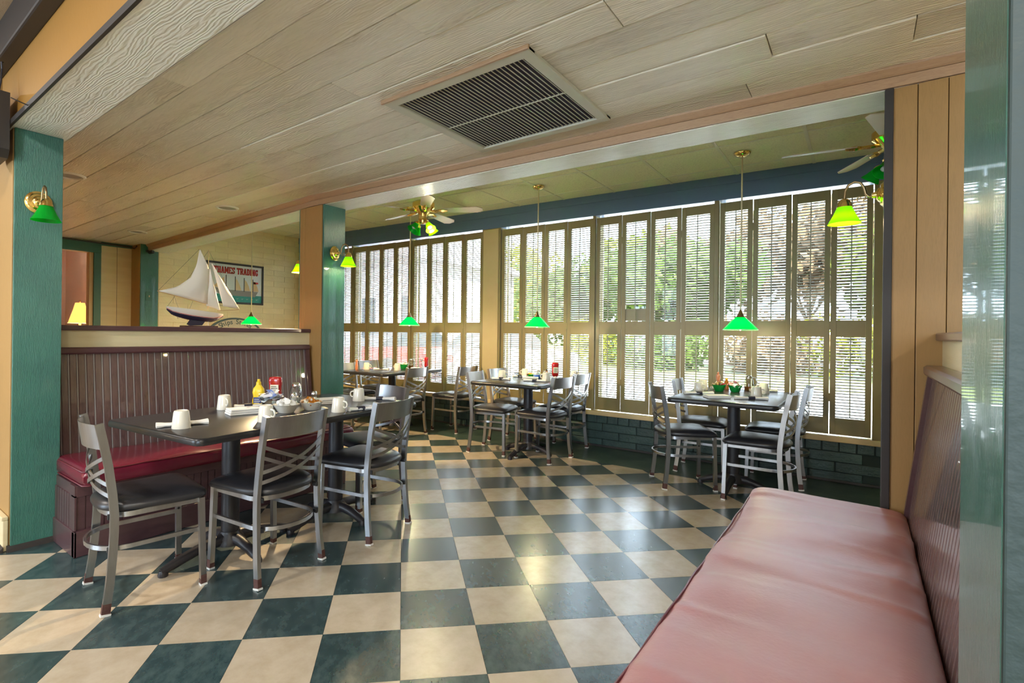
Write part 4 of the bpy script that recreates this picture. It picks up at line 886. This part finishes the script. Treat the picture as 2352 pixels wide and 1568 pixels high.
# warm recessed lamps, unseen, added behind the camera as fill
for a in (-3.6, -1.2, 1.6, 3.6):
    for b in (-2.2, -4.6):
        t = thing('fill_downlight', 'warm recessed fill lamp added in the higher ceiling behind the viewer', 'ceiling light', (a, b, 2.83), group='warm fill lamps added in the main dining room')
        MB().lathe([(.085, -.001), (.095, -.008), (.10, -.004), (.10, 0)], 24, cap=False).obj('trim_ring', 'white', t, 50)
        MB().lathe([(.085, -.001), (0, -.0005)], 24).obj('lens', 'bulb', t, 50)
        l = lamp('fill_beam', 'AREA', (0, 0, 0), 7, (1, .97, .92), .17); l.parent = t; l.location = (0, 0, -.012)
# ================================================================== model ship on the half-wall cap
def S(x, y): return (.029 + (x - 362) * .00316, 1.2225 + (747.5 - y) * .00326)
A0 = -2.445
sh = thing('model_ship', 'model sailing yacht with cream sails on the half wall cap', 'model ship', (0, 0, 0))
st_x = [(380, .1), (390, .45), (405, .75), (430, .98), (455, 1), (480, .85), (497, .5), (508, .08)]
def hullsec(x, w, part):
    b, _ = S(x, 0); top = S(0, 703 + (x - 380) * .10)[1]; dep = .078 * (w ** .5) * (1 if x < 490 else .9); P = []
    f = [(-1, 0), (-.98, -.3), (-.8, -.62), (-.4, -.88), (0, -1), (.4, -.88), (.8, -.62), (.98, -.3), (1, 0)]
    return [(A0 + .055 * w * p, b, top + dep * q) for p, q in f]
mb = MB(); vs = []; fs = []
for x, w in st_x: vs += hullsec(x, w, 0)
n = 9
mi = []
for i in range(len(st_x) - 1):
    for k in range(n - 1):
        fs.append((i * n + k, (i + 1) * n + k, (i + 1) * n + k + 1, i * n + k + 1)); mi.append(1 if 2 <= k <= 5 else 0)
fs += [list(range(n)), [7 * n + k for k in range(n)][::-1]]; mi += [0, 0]
mb.add(vs, fs); mb.m = mi
hl = mb.obj('hull', ('hull', 'hullbot'), sh, 50)
mb = MB(); dk = [hullsec(x, w, 0)[0] for x, w in st_x] + [hullsec(x, w, 0)[-1] for x, w in st_x[::-1]]
mb.add([(a, b, z - .003) for a, b, z in dk], [list(range(16))]).obj('deck', 'doorwd', hl)
MB().tube([(A0 + .046 * w, S(x, 0)[0], hullsec(x, w, 0)[2][2] + .003) for x, w in st_x], .0018, 5).obj('waterline_stripe', 'red', hl)
MB().prism([S(*p) for p in ((472, 724), (436, 724), (424, 741), (430, 744), (458, 743))], A0 - .006, A0 + .006, axis='x').obj('keel', 'hullbot', sh)
MB().prism([S(*p) for p in ((424, 719), (408, 716), (402, 722), (404, 729), (414, 727))], A0 - .003, A0 + .003, axis='x').obj('rudder', 'sailtan', sh)
MB().lathe([(.012, 0), (.014, .012)], 12, mtx=TR(A0, S(432, 0)[0], S(0, 712)[1])).obj('cabin_hatch', 'doorwd', sh)
b_, z_ = S(472, 568); MB().tube([(A0, b_, S(0, 706)[1]), (A0, b_, z_)], [.004, .0025], 8).obj('mast', 'doorwd', sh)
MB().tube([(A0, *S(361, 671)), (A0, *S(470, 694))], .003, 6).obj('boom', 'doorwd', sh)
MB().tube([(A0, *S(449, 569)), (A0, *S(471, 606))], .0025, 6).obj('gaff', 'doorwd', sh)
MB().tube([(A0, *S(495, 708)), (A0, *S(548, 703))], .003, 6).obj('bowsprit', 'doorwd', sh)
def sail(name, edge0, edge1, bel, n=8):
    """loft between two polylines (same count) with belly"""
    mb = MB(); N = len(edge0) - 1
    def ev(E, u):
        k = min(int(u * N), N - 1); t = u * N - k; return [E[k][i] * (1 - t) + E[k + 1][i] * t for i in (0, 1)]
    def fn(u, v):
        p, q = ev(edge0, u), ev(edge1, u); b, z = S(p[0] * (1 - v) + q[0] * v, p[1] * (1 - v) + q[1] * v)
        return (A0 + .004 + bel * math.sin(PI * v) * math.sin(PI * min(1, u + .15)), b, z)
    mb.grid(fn, 14, n)
    o = mb.obj(name, 'sail', sh, 60); s = o.modifiers.new('thickness', 'SOLIDIFY'); s.thickness = .0012; return o
sail('mainsail', [(363, 671), (402, 659), (431, 636), (444, 606), (450, 571)], [(470, 694), (471, 665), (472, 635), (472, 608), (452, 571)], .028)
sail('staysail', [(474, 612), (472, 655), (467, 697)], [(474.5, 612), (489, 662), (501, 707)], .02)
sail('jib', [(479, 600), (495, 655), (508, 697)], [(479.5, 600), (515, 650), (548, 700)], .025)
for p, q in (((472, 570), (548, 702)), ((472, 570), (382, 703)), ((450, 570), (362, 671)), ((472, 600), (430, 706)), ((470, 690), (548, 702)), ((395, 678), (405, 705))): MB().tube([(A0, *S(*p)), (A0, *S(*q))], .0009, 4).obj('rigging_line', 'ink', sh)
MB().box((A0 - .045, S(414, 0)[0], 1.2225), (A0 + .045, S(490, 0)[0], 1.234), bev=.003).obj('stand_base', 'staindk', sh)
for x, y in ((430, 742), (473, 724)): MB().tube([(A0, S(x, 0)[0], 1.233), (A0, S(x, 0)[0], S(0, y)[1])], .0035, 8).obj('stand_post', 'chrome', sh)
# ================================================================== signs
SA = -6.288
sg = thing('wall_sign', 'framed THAMES TRADING ship sign on the cream brick wall', 'sign')
def S2(x, y): return 2.16 + (x - 474) / 130 * .915, 2.247 - (y - 605) / 95 * .625 * (95 / 95)
u0, u1, v0, v1 = 2.16, 3.075, 1.62, 2.25
MB().box((SA - .008, u0, v0), (SA + .006, u1, v1)).obj('board', 'signw', sg)
f = MB()
for s in (0, 1):
    f.box((SA - .01, u0, (v0, v1 - .03)[s]), (SA + .018, u1, (v0 + .03, v1)[s]), bev=.003)
    f.box((SA - .01, (u0, u1 - .03)[s], v0), (SA + .0175, (u0 + .03, u1)[s], v1), bev=.003)
f.obj('frame', 'dark', sg)
def sticker(name, pts, m, parent, d=.0012, base=.006): return MB().prism(pts, SA + base, SA + base + d, axis='x').obj(name, m, parent)
sticker('painted_sea', [(u0 + .03, v0 + .03), (u1 - .03, v0 + .03), (u1 - .03, v0 + .145), (u0 + .03, v0 + .145)], 'teal', sg)
sticker('painted_hull', [(u0 + .17, v0 + .16), (u0 + .25, v0 + .125), (u1 - .14, v0 + .125), (u1 - .09, v0 + .21), (u0 + .3, v0 + .215), (u0 + .13, v0 + .24)], 'gray', sg, .0016)
for k in range(4):
    x = u0 + .30 + k * .145
    sticker('painted_mast', [(x - .006, v0 + .2), (x + .006, v0 + .2), (x + .006, v1 - .19 - .012 * k), (x - .006, v1 - .19 - .012 * k)], 'ink', sg, .002)
    if k: sticker('painted_sail', [(x + .008, v0 + .215), (x + .10, v0 + .215), (x + .075, v0 + .29), (x + .04, v0 + .36), (x + .01, v1 - .22 - .012 * k)], 'sailtan', sg, .002)
sticker('painted_jib', [(u0 + .10, v0 + .25), (u0 + .27, v0 + .23), (u0 + .27, v1 - .22)], 'sailtan', sg, .002)
sticker('painted_flag', [(u1 - .17, v0 + .33), (u1 - .09, v0 + .335), (u1 - .09, v0 + .36), (u1 - .17, v0 + .365)], 'red', sg, .002)
for k in range(6): x = u0 + .38 + k * .08; sticker('painted_wave', [(x, v0 + .085), (x + .02, v0 + .075), (x + .045, v0 + .09), (x + .02, v0 + .082)], 'signw', sg, .002)
LET = {'T': ([((0, .95), (.7, .95)), ((.35, 0), (.35, 1)), ((.2, .04), (.5, .04)), ((.04, .78), (.04, 1)), ((.66, .78), (.66, 1))], .7),
 'H': ([((.14, 0), (.14, 1)), ((.58, 0), (.58, 1)), ((.14, .5), (.58, .5)), ((0, .04), (.28, .04)), ((.44, .04), (.72, .04)), ((0, .96), (.28, .96)), ((.44, .96), (.72, .96))], .72),
 'A': ([((.1, 0), (.36, 1)), ((.62, 0), (.36, 1)), ((.2, .33), (.52, .33)), ((0, .04), (.24, .04)), ((.48, .04), (.72, .04))], .72),
 'M': ([((.12, 0), (.12, 1)), ((.78, 0), (.78, 1)), ((.12, 1), (.45, .25)), ((.45, .25), (.78, 1)), ((0, .04), (.25, .04)), ((.65, .04), (.9, .04)), ((0, .96), (.15, .96)), ((.75, .96), (.9, .96))], .9),
 'E': ([((.14, 0), (.14, 1)), ((0, .95), (.6, .95)), ((.14, .5), (.45, .5)), ((0, .05), (.62, .05)), ((.58, .8), (.58, 1)), ((.6, 0), (.6, .22))], .64),
 'S': ([((.55, .8), (.4, .95)), ((.4, .95), (.18, .93)), ((.18, .93), (.07, .75)), ((.07, .75), (.2, .56)), ((.2, .56), (.45, .45)), ((.45, .45), (.56, .25)), ((.56, .25), (.42, .06)), ((.42, .06), (.18, .06)), ((.18, .06), (.05, .22)), ((.57, .7), (.57, 1)), ((.04, 0), (.04, .3))], .62),
 'R': ([((.14, 0), (.14, 1)), ((0, .95), (.42, .95)), ((.42, .95), (.58, .85)), ((.58, .85), (.58, .62)), ((.58, .62), (.42, .5)), ((.42, .5), (.14, .5)), ((.38, .5), (.62, .03)), ((0, .04), (.28, .04)), ((.55, .04), (.72, .04))], .72),
 'D': ([((.14, 0), (.14, 1)), ((0, .95), (.4, .95)), ((.4, .95), (.6, .75)), ((.6, .75), (.6, .25)), ((.6, .25), (.4, .05)), ((.4, .05), (0, .05))], .68),
 'I': ([((.16, 0), (.16, 1)), ((0, .04), (.32, .04)), ((0, .96), (.32, .96))], .32),
 'N': ([((.12, 0), (.12, 1)), ((.62, 0), (.62, 1)), ((.12, 1), (.62, 0)), ((0, .04), (.25, .04)), ((.48, .96), (.75, .96)), ((0, .96), (.14, .96))], .75),
 'G': ([((.55, .8), (.38, .95)), ((.38, .95), (.16, .88)), ((.16, .88), (.07, .5)), ((.07, .5), (.16, .12)), ((.16, .12), (.38, .05)), ((.38, .05), (.56, .15)), ((.56, .15), (.56, .42)), ((.38, .42), (.66, .42)), ((.56, .68), (.56, 1))], .68)}
def lettering(text, x0, y0, h, width, parent, m):
    tot = sum((LET[c][1] if c != ' ' else .35) + .14 for c in text) - .14; k = width / tot; x = x0
    for c in text:
        if c == ' ': x += .49 * k; continue
        mb = MB()
        for p, q in LET[c][0]:
            P = Vector((p[0] * k, p[1] * h)); R_ = Vector((q[0] * k, q[1] * h)); d = (R_ - P).normalized(); n = Vector((-d.y, d.x)); w = .0095 if abs(d.y) > .6 else .0065
            e = d * .003; pts = [P - e - n * w, R_ + e - n * w, R_ + e + n * w, P - e + n * w]
            mb.prism([(x + p_.x, y0 + p_.y) for p_ in pts], SA + .0072, SA + .0092, axis='x')
        mb.obj('letter', m, parent)
        x += (LET[c][1] + .14) * k
lettering('THAMES TRADING', u0 + .115, v1 - .165, .095, .70, sg, 'red')
s2 = thing('oval_sign', 'arched Ships Stores sign rising behind the half wall cap', 'sign')
bc, zc_, rx, rz_ = 2.62, 1.08, .47, .325
ell = lambda k, f: (bc + rx * f * math.cos(k), zc_ + rz_ * f * math.sin(k))
MB().prism([ell(2 * PI * k / 48, 1) for k in range(48)], SA - .01, SA + .008, axis='x').obj('rim', 'signgr', s2)
MB().prism([ell(2 * PI * k / 48, .92) for k in range(48)], SA + .008, SA + .012, axis='x').obj('board', 'signcr', s2)
txt = 'Ships Stores'
for i, c in enumerate(txt):
    if c == ' ': continue
    cu = bpy.data.curves.new('t', 'FONT'); cu.body = c; cu.size = .105; cu.extrude = .001; cu.offset = .0012; cu.align_x = 'CENTER'
    tmp = bpy.data.objects.new('t', cu); col.objects.link(tmp); bpy.context.view_layer.update()
    me = bpy.data.meshes.new_from_object(tmp.evaluated_get(bpy.context.evaluated_depsgraph_get())); bpy.data.objects.remove(tmp)
    me.materials.clear(); me.materials.append(Mt['signgr'])
    an = PI / 2 + (5.5 - i) * .135
    p = ell(an, .70); o = link('letter', me, s2)
    tang = math.atan2(rz_ * math.cos(an), -rx * math.sin(an)) - PI
    o.matrix_world = TR(SA + .0135, p[0], p[1]) @ Matrix.Rotation(tang, 4, 'X') @ Matrix(((0, 0, 1, 0), (1, 0, 0, 0), (0, 1, 0, 0), (0, 0, 0, 1)))
# ================================================================== small fixtures
sp = thing('wall_speaker', 'dark loudspeaker box mounted at the top left edge', 'speaker', (-2.23, -.94, 2.15))
MB().prism([(-.125, -.01), (-.09, -.05), (.09, -.05), (.125, -.01), (.125, .29), (-.125, .29)], -.10, .115, axis='y').obj('cabinet', 'dark', sp)
MB().box((-.10, -.112, .0), (.10, -.10, .27), bev=.01).obj('grille', 'blackp', sp)
MB().tube([(.06, .08, .29), (.055, .09, .36), (.05, .095, .43), (.065, .09, .46), (.04, .1, .47)], .004, 6).obj('wire', 'ink', sp)
cc = thing('security_camera', 'small black security camera on the far green post', 'camera', (-6.29, 1.40, 2.262))
MB().lathe([(.024, 0), (.024, .10), (.018, .105)], 14, mtx=RY(PI / 2) @ TR(0, 0, .0)).obj('body', 'blackp', cc, 50)
MB().lathe([(.017, .1055), (.013, .109), (0, .107)], 14, mtx=RY(PI / 2)).obj('lens', 'carglass', cc, 50)
MB().box((0, -.05, .0), (.03, .05, .025)).obj('bracket', 'blackp', cc)
sw = thing('light_switch', 'green painted switch plate on the far green post', 'switch', (-6.29, 1.395, 1.66))
MB().box((0, -.04, -.06), (.006, .04, .06), bev=.003).obj('plate', 'greentrim', sw)
MB().box((.006, -.006, -.012), (.018, .006, .012), bev=.002).obj('toggle', 'cream', sw)
ou = thing('wall_outlet', 'cream outlet box on the window sill pilaster', 'outlet', (-2.16, WB - .016, .60))
MB().box((-.05, -.012, -.06), (.05, 0, .06), bev=.004).obj('plate', 'cream', ou)
MB().box((-.02, -.03, .01), (.02, -.012, .045), bev=.003).obj('plug', 'blackp', ou)
lp = thing('table_lamp', 'glowing table lamp with amber shade seen through the doorway', 'lamp', (-8.0, 1.08, 0))
MB().lathe([(.15, 1.29), (.145, 1.30), (.085, 1.50), (.06, 1.60)], 24, cap=False).obj('shade', 'lampsh', lp, 50)
MB().lathe([(.07, .95), (.07, .97), (.025, .99), (.04, 1.1), (.02, 1.2), (.012, 1.5)], 18).obj('lamp_base', 'antique', lp, 50)
MB().lathe([(.01, 1.60), (.012, 1.63), (0, 1.65)], 10).obj('finial', 'antique', lp, 50)
l = lamp('table_lamp_light', 'POINT', (0, 0, 0), 90, (1, .84, .68), .04); l.parent = lp; l.location = (0, 0, 1.45)
cb = thing('console_table', 'dark console table under the glowing lamp', 'table', (-8.0, 1.05, 0))
MB().box((-.3, -.22, .92), (.3, .22, .95), bev=.004).obj('tabletop', 'staindk', cb)
for x in (-.27, .27):
    for y in (-.19, .19): MB().box((x - .02, y - .02, 0), (x + .02, y + .02, .92)).obj('leg', 'staindk', cb)
# ================================================================== outdoors
ZG = -.15
g = MB().box((-60, WB + .35, ZG - .2), (60, 90, ZG)).obj('ground_lawn', 'grass'); tag(g, 'sunlit green lawn outside the windows', 'lawn', kind='structure')
g = MB().box((-60, WB + .4, ZG), (60, 13.5, ZG + .02)).obj('ground_road', 'road'); tag(g, 'pale asphalt parking lot outside the windows', 'road', kind='structure')
g = MB().box((-60, 25, ZG), (60, 30, ZG + .015)).obj('ground_street', 'road'); tag(g, 'pale street beyond the lawn', 'street', kind='structure')
def tree(a, b, h, w, lm, label, trunk=.35, n=5200, seed=0, name='tree', cat='tree', group='trees beyond the parking lot'):
    rd = random.Random(seed); t = thing(name, label, cat, (a, b, ZG), group=group)
    mb = MB(); ls = .05 * (h ** .5) * 1.7
    blobs = [(rd.gauss(0, w * .28), rd.gauss(0, w * .28), h * (trunk + (1 - trunk) * rd.uniform(.15, .9)), rd.uniform(.20, .36) * w) for _ in range(14)]
    for k in range(n):
        bx_, by_, bz_, br = rd.choice(blobs); v = Vector((rd.gauss(0, 1), rd.gauss(0, 1), rd.gauss(0, 1))).normalized() * br * rd.uniform(.55, 1)
        p = Vector((bx_, by_, max(bz_, .2))) + v
        if p.z < .05: p.z = rd.uniform(.05, .4)
        d1 = Vector((rd.gauss(0, 1), rd.gauss(0, 1), rd.gauss(0, 1))).normalized(); d2 = d1.orthogonal().normalized()
        mb.add([p - d1 * ls, p + d2 * ls * .6, p + d1 * ls, p - d2 * ls * .6], [(0, 1, 2, 3)])
    mb.obj('foliage', lm, t)
    tk = MB().tube([(0, 0, 0), (.05 * w * .2, 0, h * .3), (0, .1, h * .75)], [.03 * h ** .8, .022 * h ** .8, .008 * h], 8)
    for bx_, by_, bz_, br in blobs[:5]: tk.tube([(0, 0, h * trunk * .8), (bx_ * .6, by_ * .6, bz_ * .85), (bx_, by_, bz_)], [.012 * h ** .8, .008 * h ** .8, .003 * h], 6)
    tk.obj('trunk', 'bark', t, 50)
    return t
TREES = [(9, 24, 8.5, 7, 3, 'tall yellow green tree behind the rightmost shutters'), (3.5, 22, 5.6, 5, 0, 'olive tree behind the right pendant lamp'), (-.5, 26, 7.2, 6, 2, 'rust coloured tree left of the right pendant lamp'), (-5, 24, 5.2, 5, 1, 'dark green tree behind the broken shutter'), (-9.5, 29, 6.5, 6, 0, 'olive tree behind the middle shutters'), (-15, 31, 5.5, 6, 1, 'dark tree behind the second pendant lamp'), (14, 27, 9.5, 8, 2, 'tall russet tree at the far right outside'), (6.5, 31, 8.5, 7, 1, 'dark tree standing behind the olive one on the right'), (-24, 36, 8, 8, 3, 'yellow green tree behind the white building')]
for k, (a, b, h_, w, m, l) in enumerate(TREES): tree(a, b, h_, w, LEAF[m], l, seed=k)
SHR = [(5.5, 19.5, 1.7, 3.0, 0, 'olive hedge shrub behind the rightmost window'), (2.0, 19, 1.5, 2.6, 3, 'yellowish shrub behind the right pendant'), (-1.4, 20, 1.8, 3, 2, 'russet shrub behind the broken shutter panel'), (-4.5, 19.5, 1.6, 2.8, 1, 'dark green shrub right of the pilaster outside'), (-8, 21, 1.7, 3, 3, 'yellow green shrub behind the middle table'), (8.6, 20, 2.1, 3, 1, 'dark shrub at the far right outside')]
for k, (a, b, h_, w, m, l) in enumerate(SHR): tree(a, b, h_, w, LEAF[m], l,   .05, 2400, 50 + k, 'shrub', 'shrub', 'shrubs along the lawn')
def car(a, b, rz, m, label):
    t = thing('parked_car', label, 'car', (a, b, ZG + .02), rz)
    MB().prism([(-2.1, .3), (2.1, .3), (2.15, .62), (2.05, .78), (1.15, .92), (-1.35, .95), (-2.05, .9), (-2.15, .6)], -.85, .85, axis='y').obj('body', m, t)
    MB().prism([(-1.5, .93), (1.1, .90), (.45, 1.36), (-.9, 1.40)], -.74, .74, axis='y').obj('cabin', 'carglass', t)
    MB().prism([(-.95, 1.38), (.5, 1.34), (.4, 1.43), (-.8, 1.45)], -.72, .72, axis='y').obj('roof', m, t)
    for x in (-1.3, 1.35):
        for y in (-.82, .82): MB().lathe([(.33, -.1), (.33, .1)], 20, mtx=TR(x, y, .33) @ Matrix.Rotation(PI / 2, 4, 'X')).obj('wheel', 'blackp', t, 40)
    for y in (-.6, .6): MB().box((-2.17, y - .18, .62), (-2.12, y + .18, .78), bev=.01).obj('tail_light', 'red', t); MB().box((2.08, y - .18, .6), (2.14, y + .18, .74), bev=.01).obj('headlight', 'white', t)
car(-6.6, 10.6, math.radians(70), 'carw', 'silver car parked outside right of the pilaster')
car(-9.2, 9.6, math.radians(75), 'carr', 'red car parked outside left of the pilaster')
pb = thing('porch_building', 'white porch building outside the left shutters', 'building', (-15.5, 14, ZG))
MB().box((-4.5, 0, 0), (3.2, 6, 4.2)).obj('wall', 'siding', pb)
MB().prism([(-5, 4.2), (3.8, 4.2), (-.6, 6.6)], -2.2, 6.4, axis='y').obj('roof', 'roof', pb)
for x in (-4.2, -2, .6, 3.0): MB().box((x - .14, -2, 0), (x + .14, -1.72, 4.2), bev=.02).obj('column', 'white', pb)
for x in (-3.2, -.6, 1.8):
    w_ = MB().box((x - .55, -.06, 1.0), (x + .55, .02, 3.0)).obj('window', 'white', pb); MB().box((x - .45, -.08, 1.1), (x + .45, -.05, 2.9)).obj('pane', 'carglass', w_)
og = thing('road_sign', 'orange sign on a post across the lawn', 'sign', (5.9, 16.5, ZG))
MB().tube([(0, 0, 0), (0, 0, 1.3)], .03, 8).obj('post', 'gray', og)
MB().box((-.2, -.02, .95), (.2, .02, 1.5), bev=.01).obj('panel', 'orange', og)
for o in list(col.objects):
    if o.type == 'LIGHT' and o.parent: pass
